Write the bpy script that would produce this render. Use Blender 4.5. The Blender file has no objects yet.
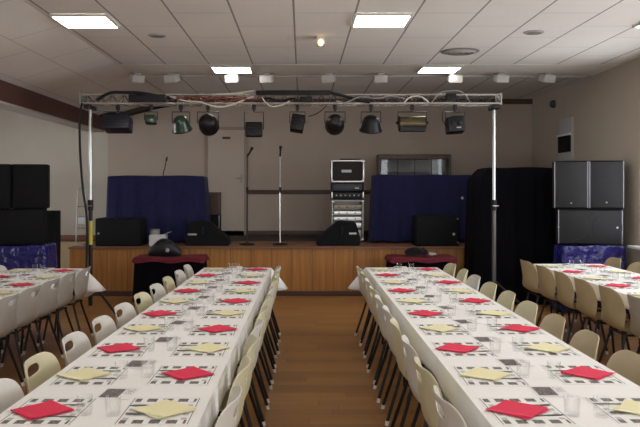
import bpy, bmesh, math, random
from mathutils import Vector, Matrix, Euler
random.seed(7)
S = bpy.context.scene
COL = S.collection
PI = math.pi
F = 760.0; CX = 302.0; CY = 188.0; EYE = 1.68


def at(x, y, d):
    """a point d metres down the hall, seen at photo pixel x, y"""
    return Vector(((x - CX) * d / F, d, EYE - (y - CY) * d / F))


# ------------------------------------------------------------------ materials
def mat(name, color, rough=0.6, metal=0.0, spec=0.5, emit=None, estr=0.0, noise=0.0, nscale=20.0, bump=0.0, bscale=60.0, coat=0.0, sheen=0.0):
    m = bpy.data.materials.new(name)
    m.use_nodes = True
    nt = m.node_tree
    b = nt.nodes['Principled BSDF']
    b.inputs['Base Color'].default_value = (*color, 1)
    b.inputs['Roughness'].default_value = rough
    b.inputs['Metallic'].default_value = metal
    b.inputs['Specular IOR Level'].default_value = spec
    b.inputs['Coat Weight'].default_value = coat
    b.inputs['Sheen Weight'].default_value = sheen
    if emit:
        b.inputs['Emission Color'].default_value = (*emit, 1)
        b.inputs['Emission Strength'].default_value = estr
    tc = None
    if noise or bump:
        tc = nt.nodes.new('ShaderNodeTexCoord')
    if noise:
        n = nt.nodes.new('ShaderNodeTexNoise')
        n.inputs['Scale'].default_value = nscale
        n.inputs['Detail'].default_value = 4
        nt.links.new(tc.outputs['Object'], n.inputs['Vector'])
        r = nt.nodes.new('ShaderNodeMapRange')
        r.inputs['From Min'].default_value = 0.3
        r.inputs['From Max'].default_value = 0.7
        r.inputs['To Min'].default_value = 1 - noise
        r.inputs['To Max'].default_value = 1 + noise
        nt.links.new(n.outputs['Fac'], r.inputs['Value'])
        h = nt.nodes.new('ShaderNodeHueSaturation')
        h.inputs['Color'].default_value = (*color, 1)
        nt.links.new(r.outputs['Result'], h.inputs['Value'])
        nt.links.new(h.outputs['Color'], b.inputs['Base Color'])
    if bump:
        n2 = nt.nodes.new('ShaderNodeTexNoise')
        n2.inputs['Scale'].default_value = bscale
        nt.links.new(tc.outputs['Object'], n2.inputs['Vector'])
        bp = nt.nodes.new('ShaderNodeBump')
        bp.inputs['Strength'].default_value = bump
        bp.inputs['Distance'].default_value = 0.05 if bscale < 8 else 0.01
        nt.links.new(n2.outputs['Fac'], bp.inputs['Height'])
        nt.links.new(bp.outputs['Normal'], b.inputs['Normal'])
    return m


class N:
    """a small maths helper for node trees"""
    def __init__(self, nt): self.nt = nt
    def m(self, op, a, b=None, c=None):
        n = self.nt.nodes.new('ShaderNodeMath'); n.operation = op
        for i, v in enumerate((a, b, c)):
            if v is None: continue
            if isinstance(v, (int, float)): n.inputs[i].default_value = v
            else: self.nt.links.new(v, n.inputs[i])
        return n.outputs[0]
    def between(self, v, lo, hi):
        return self.m('MULTIPLY', self.m('GREATER_THAN', v, lo), self.m('LESS_THAN', v, hi))
    def xyz(self, kind='Object'):
        tc = self.nt.nodes.new('ShaderNodeTexCoord')
        s = self.nt.nodes.new('ShaderNodeSeparateXYZ')
        self.nt.links.new(tc.outputs[kind], s.inputs[0])
        return tc.outputs[kind], s.outputs[0], s.outputs[1], s.outputs[2]
    def noise(self, vec, scale, detail=3, stretch=None):
        if stretch:
            mp = self.nt.nodes.new('ShaderNodeMapping')
            mp.inputs['Scale'].default_value = stretch
            self.nt.links.new(vec, mp.inputs['Vector']); vec = mp.outputs[0]
        n = self.nt.nodes.new('ShaderNodeTexNoise')
        n.inputs['Scale'].default_value = scale; n.inputs['Detail'].default_value = detail
        self.nt.links.new(vec, n.inputs['Vector'])
        return n.outputs['Fac']
    def ramp(self, fac, stops):
        r = self.nt.nodes.new('ShaderNodeValToRGB')
        e = r.color_ramp.elements
        while len(e) < len(stops): e.new(0.5)
        for k, (p, c) in enumerate(stops): e[k].position = p; e[k].color = (*c, 1)
        self.nt.links.new(fac, r.inputs['Fac'])
        return r.outputs['Color']
    def mix(self, fac, a, b):
        n = self.nt.nodes.new('ShaderNodeMix'); n.data_type = 'RGBA'
        for k, v in ((6, a), (7, b)):
            if isinstance(v, tuple): n.inputs[k].default_value = (*v, 1)
            else: self.nt.links.new(v, n.inputs[k])
        if isinstance(fac, (int, float)): n.inputs[0].default_value = fac
        else: self.nt.links.new(fac, n.inputs[0])
        return n.outputs[2]
    def out(self, m, color=None, rough=None):
        b = m.node_tree.nodes['Principled BSDF']
        if color is not None: self.nt.links.new(color, b.inputs['Base Color'])
        if rough is not None: self.nt.links.new(rough, b.inputs['Roughness'])


def floor_material():
    m = mat('floor_boards', (0.2, 0.11, 0.05), 0.38, spec=0.4)
    n = N(m.node_tree)
    v, x, y, z = n.xyz()
    row = n.m('FLOOR', n.m('DIVIDE', y, 0.12))
    jig = n.m('FRACT', n.m('MULTIPLY', n.m('SINE', n.m('MULTIPLY', row, 12.9898)), 437.585))
    xs = n.m('ADD', n.m('DIVIDE', x, 1.1), n.m('MULTIPLY', jig, 3.0))
    cell = n.m('FLOOR', xs)
    rnd = n.m('FRACT', n.m('MULTIPLY', n.m('SINE', n.m('ADD', n.m('MULTIPLY', row, 7.13), n.m('MULTIPLY', cell, 31.7))), 213.97))
    grain = n.noise(v, 6, 6, (1.2, 22, 1))
    f = n.m('ADD', n.m('MULTIPLY', rnd, 0.4), n.m('MULTIPLY', grain, 0.6))
    c = n.ramp(f, [(0.15, (0.20, 0.088, 0.026)), (0.5, (0.29, 0.138, 0.044)), (0.85, (0.38, 0.188, 0.064))])
    gap = n.m('MAXIMUM', n.m('LESS_THAN', n.m('FRACT', n.m('DIVIDE', y, 0.12)), 0.03), n.m('LESS_THAN', n.m('FRACT', xs), 0.004))
    c = n.mix(n.m('MULTIPLY', gap, 0.6), c, (0.05, 0.025, 0.01))
    n.out(m, c, n.m('ADD', n.m('MULTIPLY', grain, 0.15), 0.28))
    return m


def ceiling_material():
    m = mat('ceiling_panels', (0.6, 0.57, 0.54), 0.9, spec=0.2)
    n = N(m.node_tree)
    v, x, y, z = n.xyz()
    u = n.m('DIVIDE', n.m('ADD', x, 0.08 + 6.0), 0.6)
    fu = n.m('FRACT', u)
    col = n.m('FLOOR', u)
    lx = n.m('MAXIMUM', n.m('LESS_THAN', fu, 0.016), n.m('GREATER_THAN', fu, 0.984))
    off = n.m('MULTIPLY', n.m('MODULO', col, 2.0), 0.5)
    fy = n.m('FRACT', n.m('ADD', n.m('DIVIDE', n.m('ADD', y, 0.98), 1.2), off))
    ly = n.m('LESS_THAN', fy, 0.012)
    spk = n.noise(v, 45, 3)
    blo = n.noise(v, 0.9, 2)
    base = n.ramp(n.m('ADD', n.m('MULTIPLY', spk, 0.35), n.m('MULTIPLY', blo, 0.65)), [(0.3, (0.74, 0.71, 0.67)), (0.7, (0.82, 0.79, 0.75))])
    flat = n.m('ADD', n.m('MULTIPLY', n.m('GREATER_THAN', x, -2.6), 0.50), 0.22)     # joints show less on the sloping part
    c = n.mix(n.m('MULTIPLY', lx, flat), base, (0.10, 0.09, 0.085))
    c = n.mix(n.m('MULTIPLY', ly, 0.42), c, (0.15, 0.14, 0.13))
    n.out(m, c)
    return m


def wood_material(name, dark, light, axis='z', scale=5.0, rough=0.45, plank=None):
    m = mat(name, light, rough)
    n = N(m.node_tree)
    v, x, y, z = n.xyz()
    st = {'z': (9, 9, 0.5), 'x': (0.5, 9, 9), 'y': (9, 0.5, 9)}[axis]
    g = n.noise(v, scale, 6, st)
    c = n.ramp(g, [(0.25, dark), (0.75, light)])
    if plank:
        k = n.m('FRACT', n.m('DIVIDE', n.m('ADD', x, 20.0), plank))
        c = n.mix(n.m('MULTIPLY', n.m('LESS_THAN', k, 0.04), 0.55), c, tuple(q * 0.4 for q in dark))
    n.out(m, c)
    return m


def placemat_material():
    m = mat('placemat_print', (0.8, 0.78, 0.74), 0.75, spec=0.2)
    n = N(m.node_tree)
    v, x, y, z = n.xyz()
    ax = n.m('ABSOLUTE', x); ay = n.m('ABSOLUTE', y)
    cellx = n.m('FRACT', n.m('DIVIDE', n.m('ADD', x, 0.70), 0.0675))
    pics = n.m('MULTIPLY', n.between(ay, 0.128, 0.176), n.m('MULTIPLY', n.between(cellx, 0.16, 0.80), n.m('LESS_THAN', ax, 0.132)))
    lines = n.m('MULTIPLY', n.between(ax, 0.139, 0.1435), n.m('LESS_THAN', ay, 0.185))
    rule = n.m('MULTIPLY', n.between(ay, 0.186, 0.1885), n.m('LESS_THAN', ax, 0.141))
    celly = n.m('FRACT', n.m('DIVIDE', n.m('ADD', y, 0.70), 0.062))
    side = n.m('MULTIPLY', n.between(ax, 0.105, 0.128), n.m('MULTIPLY', n.between(celly, 0.2, 0.72), n.m('LESS_THAN', ay, 0.125)))
    nz = n.noise(v, 95, 3)
    tone = n.ramp(nz, [(0.38, (0.03, 0.03, 0.027)), (0.68, (0.22, 0.21, 0.19))])
    c = n.mix(n.m('MULTIPLY', pics, 0.93), (0.84, 0.83, 0.80), tone)
    c = n.mix(n.m('MULTIPLY', side, 0.45), c, tone)
    c = n.mix(n.m('MULTIPLY', lines, 0.8), c, (0.12, 0.14, 0.12))
    c = n.mix(n.m('MULTIPLY', rule, 0.35), c, (0.2, 0.2, 0.2))
    n.out(m, c)
    return m


def leaflet_material():
    m = mat('leaflet_print', (0.85, 0.83, 0.8), 0.6)
    n = N(m.node_tree)
    v, x, y, z = n.xyz()
    pic = n.m('MULTIPLY', n.between(x, -0.070, 0.016), n.between(y, -0.072, 0.070))
    nz = n.noise(v, 70, 4)
    tone = n.ramp(nz, [(0.38, (0.025, 0.018, 0.018)), (0.68, (0.30, 0.25, 0.23))])
    ln = n.m('LESS_THAN', n.m('FRACT', n.m('DIVIDE', n.m('ADD', y, 1.0), 0.017)), 0.45)
    ch = n.m('GREATER_THAN', n.noise(v, 260, 1, (1, 0.15, 1)), 0.46)
    txt = n.m('MULTIPLY', n.m('MULTIPLY', ln, ch), n.m('MULTIPLY', n.between(x, 0.020, 0.066), n.between(y, -0.02, 0.075)))
    c = n.mix(pic, (0.80, 0.78, 0.76), tone)
    c = n.mix(n.m('MULTIPLY', txt, 0.85), c, (0.08, 0.08, 0.08))
    n.out(m, c)
    return m


def glass_material(name, tint=(1, 1, 1), amount=0.12):
    m = bpy.data.materials.new(name); m.use_nodes = True
    nt = m.node_tree; nt.nodes.remove(nt.nodes['Principled BSDF'])
    o = nt.nodes['Material Output']
    t = nt.nodes.new('ShaderNodeBsdfTransparent'); t.inputs[0].default_value = (*tint, 1)
    g = nt.nodes.new('ShaderNodeBsdfGlossy'); g.inputs['Roughness'].default_value = 0.03
    lw = nt.nodes.new('ShaderNodeLayerWeight'); lw.inputs['Blend'].default_value = 0.35
    r = nt.nodes.new('ShaderNodeMapRange'); r.inputs['To Min'].default_value = amount * 0.35; r.inputs['To Max'].default_value = min(1.0, amount * 5)
    nt.links.new(lw.outputs['Facing'], r.inputs['Value'])
    x = nt.nodes.new('ShaderNodeMixShader')
    nt.links.new(r.outputs[0], x.inputs[0]); nt.links.new(t.outputs[0], x.inputs[1]); nt.links.new(g.outputs[0], x.inputs[2])
    nt.links.new(x.outputs[0], o.inputs['Surface'])
    return m


M = dict(
    floor=floor_material(), ceiling=ceiling_material(),
    white_wall=mat('white_wall_paint', (0.55, 0.51, 0.435), 0.85, noise=0.03, nscale=2),
    cream_dado=mat('cream_dado_paint', (0.56, 0.46, 0.28), 0.8, noise=0.03, nscale=2),
    stage_wall=mat('taupe_wall_paint', (0.49, 0.405, 0.335), 0.9, noise=0.03, nscale=1.5),
    side_wall=mat('beige_wall_paint', (0.45, 0.385, 0.315), 0.9, noise=0.03, nscale=1.5),
    rear_wall=mat('rear_wall_paint', (0.55, 0.5, 0.45), 0.9),
    strip=mat('smooth_plaster', (0.78, 0.76, 0.70), 0.85),
    beam=mat('red_brown_beam', (0.085, 0.03, 0.022), 0.6, noise=0.1, nscale=8),
    beam_edge=mat('beam_edge_paint', (0.42, 0.37, 0.33), 0.8),
    rail=wood_material('dark_brown_rail', (0.045, 0.02, 0.012), (0.09, 0.04, 0.025), 'x'),
    stage_front=wood_material('stage_panelling', (0.25, 0.098, 0.018), (0.47, 0.205, 0.045), 'z', 2.2, 0.5, 0.32),
    stage_top=wood_material('stage_boards', (0.15, 0.065, 0.035), (0.23, 0.105, 0.055), 'x', 3, 0.5),
    stage_shade=mat('stage_floor_shade', (0.045, 0.026, 0.02), 0.8),  # dark tone for the shaded rear of the stage boards
    door=mat('door_paint', (0.54, 0.45, 0.375), 0.6),
    door_trim=mat('door_trim_paint', (0.34, 0.265, 0.21), 0.6),
    win_frame=mat('window_frame_white', (0.75, 0.75, 0.74), 0.4),
    chrome=mat('brushed_metal', (0.62, 0.62, 0.61), 0.28, 1.0),
    silver=mat('aluminium_tube', (0.66, 0.65, 0.62), 0.33, 0.9),
    dull=mat('dull_aluminium', (0.36, 0.35, 0.33), 0.45, 0.6),
    gunmetal=mat('dark_grey_metal', (0.13, 0.125, 0.12), 0.45, 0.6),
    black_metal=mat('black_metal', (0.007, 0.006, 0.007), 0.42, spec=0.4),
    black_plastic=mat('black_plastic', (0.006, 0.006, 0.008), 0.55, spec=0.35),
    dark_box=mat('dark_speaker_carpet', (0.004, 0.004, 0.006), 0.8, spec=0.25, bump=0.2, bscale=300),
    grille=mat('speaker_grille', (0.010, 0.0105, 0.013), 0.48, 0.25, bump=0.35, bscale=350),
    grille_dark=mat('dark_speaker_grille', (0.0035, 0.0033, 0.005), 0.7, spec=0.25, bump=0.3, bscale=350),
    black_cloth=mat('black_cloth', (0.003, 0.0026, 0.0045), 0.95, spec=0.1),
    blue_cloth=mat('navy_cloth', (0.014, 0.0135, 0.058), 0.85, noise=0.15, nscale=9, spec=0.2, sheen=0.1),
    blue_tarp=mat('glossy_blue_tarp', (0.026, 0.024, 0.15), 0.17, noise=0.1, nscale=5, bump=1.0, bscale=7),
    red_cloth=mat('dark_red_cloth', (0.12, 0.004, 0.012), 0.85, noise=0.12, nscale=12),
    paper=mat('paper_cloth', (0.86, 0.845, 0.82), 0.6, noise=0.012, nscale=6, bump=0.12, bscale=9),
    placemat=placemat_material(), leaflet=leaflet_material(),
    red_nap=mat('red_napkin', (0.74, 0.020, 0.075), 0.8, bump=0.15, bscale=90),
    red_nap_edge=mat('red_napkin_under', (0.50, 0.014, 0.05), 0.8),
    yel_nap=mat('pale_yellow_napkin', (0.83, 0.77, 0.47), 0.8, bump=0.15, bscale=90),
    glass=glass_material('tumbler_glass', (0.988, 0.99, 0.988), 0.045),
    pane=glass_material('window_glass', (0.97, 0.985, 1.0), 0.08),
    steel=mat('cutlery_steel', (0.20, 0.20, 0.18), 0.3, 1.0),
    c_white=mat('off_white_shell', (0.60, 0.565, 0.50), 0.42, noise=0.04, nscale=5),
    c_cream=mat('cream_yellow_shell', (0.57, 0.52, 0.335), 0.42, noise=0.04, nscale=5),
    c_tan=mat('tan_shell', (0.43, 0.345, 0.205), 0.42, noise=0.05, nscale=5),
    c_grey=mat('warm_grey_shell', (0.37, 0.33, 0.285), 0.42, noise=0.04, nscale=5),
    foot=mat('white_foot_cap', (0.7, 0.68, 0.64), 0.5),
    lamp=mat('light_diffuser', (0.9, 0.9, 0.88), 0.6, emit=(1.0, 0.965, 0.90), estr=10.5),
    bulb=mat('warm_bulb', (0.9, 0.7, 0.4), 0.6, emit=(1.0, 0.62, 0.25), estr=2.6),
    white_plastic=mat('white_plastic', (0.56, 0.54, 0.50), 0.45),
    green_lamp=mat('green_lamp_enamel', (0.018, 0.05, 0.028), 0.28, coat=0.4),
    lamp_black=mat('lamp_black_enamel', (0.006, 0.005, 0.007), 0.42, spec=0.35),
    olive=mat('bronze_reflector', (0.12, 0.095, 0.05), 0.35, 0.7),
    blue_grey=mat('dark_blue_enamel', (0.016, 0.017, 0.032), 0.4),
    red_cable=mat('red_cable_sheath', (0.20, 0.035, 0.02), 0.5),
    white_cable=mat('white_cable_sheath', (0.72, 0.68, 0.58), 0.5),
    yellow=mat('yellow_tape', (0.55, 0.48, 0.05), 0.5),
    white_card=mat('white_card', (0.62, 0.62, 0.62), 0.7),
    brown_cab=wood_material('brown_cabinet_veneer', (0.06, 0.03, 0.02), (0.11, 0.055, 0.035), 'z'),
    pale_back=mat('cabinet_back', (0.27, 0.265, 0.255), 0.7),
    text=mat('printed_mark', (0.62, 0.62, 0.60), 0.5),
    gold=mat('gold_badge', (0.65, 0.55, 0.25), 0.3, 0.8),
    sign=mat('door_sign', (0.05, 0.045, 0.05), 0.5),
    vent=mat('vent_metal', (0.22, 0.205, 0.19), 0.6),
    disc=mat('ceiling_disc', (0.40, 0.38, 0.36), 0.7),
)


# ------------------------------------------------------------------ mesh tools
def box(bm, c, s, bev=0.0, rot=None, seg=2, mi=0):
    r = bmesh.ops.create_cube(bm, size=1.0)
    vs = r['verts']
    bmesh.ops.scale(bm, vec=Vector(s), verts=vs)
    fs = list({f for v in vs for f in v.link_faces})
    if bev > 0:
        es = list({e for v in vs for e in v.link_edges})
        q = bmesh.ops.bevel(bm, geom=es, offset=bev, segments=seg, profile=0.6, affect='EDGES')
        vs = list({v for f in q['faces'] for v in f.verts} | {v for v in vs if v.is_valid})
        fs = list({f for v in vs for f in v.link_faces})
    for f in fs: f.material_index = mi
    if rot is not None:
        bmesh.ops.rotate(bm, cent=Vector((0, 0, 0)), matrix=rot.to_matrix() if hasattr(rot, 'to_matrix') else rot, verts=vs)
    bmesh.ops.translate(bm, vec=Vector(c), verts=vs)
    return vs


def frame_of(d):
    d = d.normalized()
    u = d.orthogonal().normalized() if abs(d.z) < 0.99 else Vector((1, 0, 0))
    return u, d.cross(u).normalized()


def tube(bm, pts, r, seg=8, caps=True, mi=0):
    pts = [Vector(p) for p in pts]
    rs = r if isinstance(r, (list, tuple)) else [r] * len(pts)
    rings = []; u = None
    for i, p in enumerate(pts):
        d = (pts[min(i + 1, len(pts) - 1)] - pts[max(i - 1, 0)])
        if d.length < 1e-9: d = Vector((0, 0, 1))
        d.normalize()
        if u is None: u, w = frame_of(d)
        else:
            u = (u - d * u.dot(d))
            u = u.normalized() if u.length > 1e-6 else frame_of(d)[0]
            w = d.cross(u).normalized()
        rings.append([bm.verts.new(p + (u * math.cos(2 * PI * k / seg) + w * math.sin(2 * PI * k / seg)) * rs[i]) for k in range(seg)])
    for a, b in zip(rings, rings[1:]):
        for k in range(seg):
            f = bm.faces.new((a[k], a[(k + 1) % seg], b[(k + 1) % seg], b[k])); f.material_index = mi
    if caps:
        f = bm.faces.new(rings[0][::-1]); f.material_index = mi
        f = bm.faces.new(rings[-1]); f.material_index = mi


def smooth_path(pts, n=6):
    pts = [Vector(p) for p in pts]; out = []
    for i in range(len(pts) - 1):
        p0, p1, p2, p3 = pts[max(i - 1, 0)], pts[i], pts[i + 1], pts[min(i + 2, len(pts) - 1)]
        for k in range(n):
            t = k / n
            out.append(0.5 * ((2 * p1) + (p2 - p0) * t + (2 * p0 - 5 * p1 + 4 * p2 - p3) * t * t + (3 * p1 - p0 - 3 * p2 + p3) * t ** 3))
    out.append(pts[-1]); return out


def lathe(bm, prof, seg=20, M4=None, mi=0, close=False):
    """prof: (r, z) points turned about z"""
    rings = []; new = []
    for r, z in prof:
        if r < 1e-6: v = bm.verts.new((0, 0, z)); rings.append([v]); new.append(v)
        else:
            q = [bm.verts.new((r * math.cos(2 * PI * k / seg), r * math.sin(2 * PI * k / seg), z)) for k in range(seg)]
            rings.append(q); new += q
    if close: rings.append(rings[0])
    for a, b in zip(rings, rings[1:]):
        for k in range(seg):
            k2 = (k + 1) % seg
            if len(a) == 1 and len(b) == 1: continue
            if len(a) == 1: f = bm.faces.new((a[0], b[k2], b[k]))
            elif len(b) == 1: f = bm.faces.new((a[k], a[k2], b[0]))
            else: f = bm.faces.new((a[k], a[k2], b[k2], b[k]))
            f.material_index = mi
    if M4 is not None: bmesh.ops.transform(bm, matrix=M4, verts=new)
    return new


def prism(bm, poly, y0, y1, plane='xz', mi=0):
    """extrude a polygon given in the plane"""
    def mk(a, b, t):
        return {'xz': (a, t, b), 'yz': (t, a, b), 'xy': (a, b, t)}[plane]
    A = [bm.verts.new(mk(a, b, y0)) for a, b in poly]
    B = [bm.verts.new(mk(a, b, y1)) for a, b in poly]
    n = len(poly)
    bm.faces.new(A); bm.faces.new(B[::-1])
    for k in range(n):
        bm.faces.new((A[k], B[k], B[(k + 1) % n], A[(k + 1) % n]))


def NB(): return bmesh.new()


def obj(name, bm, m, parent=None, smooth=True, angle=0.6):
    bmesh.ops.recalc_face_normals(bm, faces=bm.faces)
    me = bpy.data.meshes.new(name)
    bm.to_mesh(me); bm.free()
    for k in (m if isinstance(m, (list, tuple)) else [m]): me.materials.append(k)
    if smooth:
        me.polygons.foreach_set('use_smooth', [True] * len(me.polygons))
        try: me.set_sharp_from_angle(angle=angle)
        except Exception: pass
    o = bpy.data.objects.new(name, me); COL.objects.link(o)
    if parent: o.parent = parent
    return o


def tag(o, label, cat, group=None, kind=None):
    o['label'] = label; o['category'] = cat
    if group: o['group'] = group
    if kind: o['kind'] = kind
    return o


def thing(name, label, cat, loc=(0, 0, 0), rz=0.0, group=None):
    e = bpy.data.objects.new(name, None); COL.objects.link(e)
    e.empty_display_size = 0.1
    e.location = loc; e.rotation_euler = (0, 0, rz)
    return tag(e, label, cat, group)


def struct(name, bm, m, parent=None, **k):
    o = obj(name, bm, m, parent, **k)
    if parent is None: o['kind'] = 'structure'
    return o


def kids(o): return [c for c in ALLK.get(o.name, [])]


def copy_tree(o, tree, parent=None):
    c = o.copy(); COL.objects.link(c)
    if parent: c.parent = parent
    out = [c]
    for ch in tree.get(o.name, []): out += copy_tree(ch, tree, c)
    return out


def tree_of(root):
    t = {}
    for o in bpy.data.objects:
        if o.parent: t.setdefault(o.parent.name, []).append(o)
    return t


ORD = ['first', 'second', 'third', 'fourth', 'fifth', 'sixth', 'seventh', 'eighth', 'ninth', 'tenth', 'eleventh', 'twelfth']

# ------------------------------------------------------------------ the room
XR = 4.42; XB = -3.80; YB = 14.6; ZC = 3.39; YF = -3.5; XA = -7.0; XS = -2.55; ZS = 3.046
STAGE_Y = 11.82; STAGE_Z = 0.762

b = NB(); box(b, ((XA + XR) / 2, (YF + YB) / 2, -0.05), (XR - XA + 0.4, YB - YF + 0.4, 0.1)); struct('floor', b, M['floor'], smooth=False)

# flat ceiling and the slope on the beam side, one piece
b = NB()
prism(b, [(XS, ZC), (XR + 0.2, ZC), (XR + 0.2, ZC + 0.12), (XS - 0.02, ZC + 0.12), (XB - 0.12, ZS + 0.10), (XB - 0.12, ZS - 0.012), (XB, ZS)], YF - 0.2, YB + 0.2)
struct('ceiling', b, M['ceiling'], smooth=False)
b = NB(); box(b, ((XA + XB) / 2 - 0.1, (YF + YB) / 2, 3.70), (XB - XA, YB - YF + 0.4, 0.1)); struct('ceiling_side', b, M['strip'], smooth=False)

# downstand beam on the open side and the bit of wall over it
b = NB()
box(b, (XB - 0.13, (YF + YB) / 2, 2.77 + 0.145), (0.26, YB - YF, 0.27))
box(b, (XB - 0.13, (YF + YB) / 2, 2.765), (0.27, YB - YF, 0.03), mi=1)
box(b, (XB - 0.20, (YF + YB) / 2, 3.36), (0.12, YB - YF, 0.62), mi=1)
o = struct('trim_1', b, [M['beam'], M['beam_edge']], smooth=False)

# end wall: stage part, then the white part beyond the beam line
XW = -3.727
b = NB(); box(b, ((XW + XR) / 2 + 0.1, YB + 0.1, 1.8), (XR - XW + 0.2, 0.2, 3.6)); struct('wall_back', b, M['stage_wall'], smooth=False)
b = NB()
box(b, ((XA + XW) / 2, YB + 0.1, 2.2), (XW - XA, 0.2, 3.1))
box(b, ((XA + XW) / 2, YB + 0.1, 0.33), (XW - XA, 0.2, 0.66), mi=1)
struct('wall_back_side', b, [M['white_wall'], M['cream_dado']], smooth=False)
b = NB(); box(b, ((XA + XW) / 2, YB - 0.012, 0.72), (XW - XA, 0.024, 0.115), 0.004); struct('trim_2', b, mat('red_brown_dado_rail', (0.20, 0.085, 0.05), 0.5))
b = NB(); box(b, ((-1.09 + XR) / 2, YB - 0.014, 1.603), (XR + 1.09, 0.028, 0.08), 0.004); struct('trim_3', b, M['rail'])
b = NB(); box(b, ((XW + XR) / 2, YB - 0.012, STAGE_Z + 0.05), (XR - XW, 0.024, 0.10), 0.004); struct('baseboard_back', b, M['rail'])
# dark strip under the ceiling along the end wall, following the slope
b = NB(); prism(b, [(XS, ZC - 0.10), (XR, ZC - 0.10), (XR, ZC - 0.002), (XS, ZC - 0.002), (XW, ZS + 0.015), (XW, ZS - 0.08)], YB - 0.03, YB - 0.001)
struct('trim_4', b, M['rail'], smooth=False)


def wall_with_openings(name, x, y0, y1, z1, holes, m, thick, side):
    """wall along y at x; holes: (ya, yb, za, zb)"""
    b = NB(); xs = x + side * thick / 2
    cuts = sorted(holes); y = y0
    for ya, yb, za, zb in cuts:
        box(b, (xs, (y + ya) / 2, z1 / 2), (thick, ya - y, z1))
        box(b, (xs, (ya + yb) / 2, za / 2), (thick, yb - ya, za))
        box(b, (xs, (ya + yb) / 2, (zb + z1) / 2), (thick, yb - ya, z1 - zb))
        y = yb
    box(b, (xs, (y + y1) / 2, z1 / 2), (thick, y1 - y, z1))
    return struct(name, b, m, smooth=False)


WN = [0]
def window(x, ya, yb, za, zb, side, bars=2):
    WN[0] += 1
    b = NB(); w = 0.06; xc = x + side * 0.06; yc = (ya + yb) / 2; zc = (za + zb) / 2
    for z in (za + w / 2, zb - w / 2): box(b, (xc, yc, z), (0.08, yb - ya, w), 0.006)
    for y in (ya + w / 2, yb - w / 2): box(b, (xc, y, zc), (0.08, w, zb - za), 0.006)
    for k in range(1, bars): box(b, (xc, ya + (yb - ya) * k / bars, zc), (0.07, 0.05, zb - za - 0.02), 0.006)
    fr = struct('window_%d' % WN[0], b, M['win_frame'])
    g = NB(); box(g, (xc, yc, zc), (0.012, yb - ya - 0.02, zb - za - 0.02)); obj('pane', g, M['pane'], fr, smooth=False)
    s = NB(); box(s, (x - side * 0.04, yc, za - 0.02), (0.2, yb - ya + 0.1, 0.035), 0.006); obj('window_sill', s, M['win_frame'], fr)
    return fr


RW = [(1.6, 3.9, 0.93, 2.90), (4.9, 7.2, 0.93, 2.90), (8.0, 9.95, 0.93, 2.90)]
wall_with_openings('wall_right', XR, YF, YB, 3.6, RW, M['side_wall'], 0.25, 1)
for h in RW: window(XR, *h, 1)
LW_ADDED = [(9.2, 12.9, 0.95, 2.6)]  # unseen aisle window, added to brighten the white end wall
wall_with_openings('wall_left', XA, YF, YB, 3.7, LW_ADDED, M['white_wall'], 0.25, -1)
for h in LW_ADDED: window(XA, *h, -1, 3)
def rear_wall(holes):
    b = NB(); x = XA - 0.2; z1 = 3.7
    for xa, xb, za, zb in holes:
        box(b, ((x + xa) / 2, YF - 0.1, z1 / 2), (xa - x, 0.2, z1))
        box(b, ((xa + xb) / 2, YF - 0.1, za / 2), (xb - xa, 0.2, za)); box(b, ((xa + xb) / 2, YF - 0.1, (zb + z1) / 2), (xb - xa, 0.2, z1 - zb)); x = xb
    box(b, ((x + XR + 0.2) / 2, YF - 0.1, z1 / 2), (XR + 0.2 - x, 0.2, z1))
    struct('wall_front', b, M['rear_wall'], smooth=False)
    for xa, xb, za, zb in holes:
        WN[0] += 1; b = NB(); w = 0.06; xc = (xa + xb) / 2; zc = (za + zb) / 2; yc = YF - 0.06
        for z in (za + w / 2, zb - w / 2): box(b, (xc, yc, z), (xb - xa, 0.08, w), 0.006)
        for q in (xa + w / 2, xc, xb - w / 2): box(b, (q, yc, zc), (w, 0.08, zb - za), 0.006)
        fr = struct('window_%d' % WN[0], b, M['win_frame'])
        g = NB(); box(g, (xc, yc, zc), (xb - xa - 0.02, 0.012, zb - za - 0.02)); obj('pane', g, M['pane'], fr, smooth=False)


BW_ADDED = [(-3.4, -0.4, 0.6, 2.9), (0.6, 3.6, 0.6, 2.9)]  # unseen windows added behind the camera for more daylight on ceiling and tables
rear_wall(BW_ADDED)

# plaster strip across the ceiling with the lighting track at its far edge
b = NB(); box(b, ((XS + XR) / 2, 11.0, ZC - 0.002), (XR - XS, 1.02, 0.004)); struct('trim_5', b, M['strip'], smooth=False)
b = NB(); box(b, ((XS + XR) / 2, 11.49, ZC - 0.02), (XR - XS, 0.03, 0.03)); struct('trim_7', b, M['disc'], smooth=False)

# stage
b = NB(); box(b, ((XW + XR) / 2 + 0.05, (STAGE_Y + YB) / 2, (STAGE_Z - 0.03) / 2), (XR - XW - 0.12, YB - STAGE_Y, STAGE_Z - 0.03))
st = struct('trim_8', b, M['stage_front'], smooth=False)
st.name = 'stage_floor'
b = NB(); box(b, ((XW + XR) / 2 + 0.05, (STAGE_Y + YB) / 2 - 0.015, STAGE_Z - 0.015), (XR - XW - 0.1, YB - STAGE_Y + 0.03, 0.03), 0.006)
obj('stage_boards', b, M['stage_top'], st)
b = NB(); box(b, ((XW + XR) / 2 + 0.05, STAGE_Y - 0.006, 0.04), (XR - XW - 0.12, 0.012, 0.08), 0.002); obj('kickboard', b, M['rail'], st)
b = NB(); box(b, ((XW + XR) / 2, 13.85, STAGE_Z + 0.004), (XR - XW - 0.12, 1.4, 0.008)); o = struct('stage_shade_strip', b, M['stage_shade'], smooth=False)  # thin dark sheet that paints the shade over the back of the stage

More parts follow.
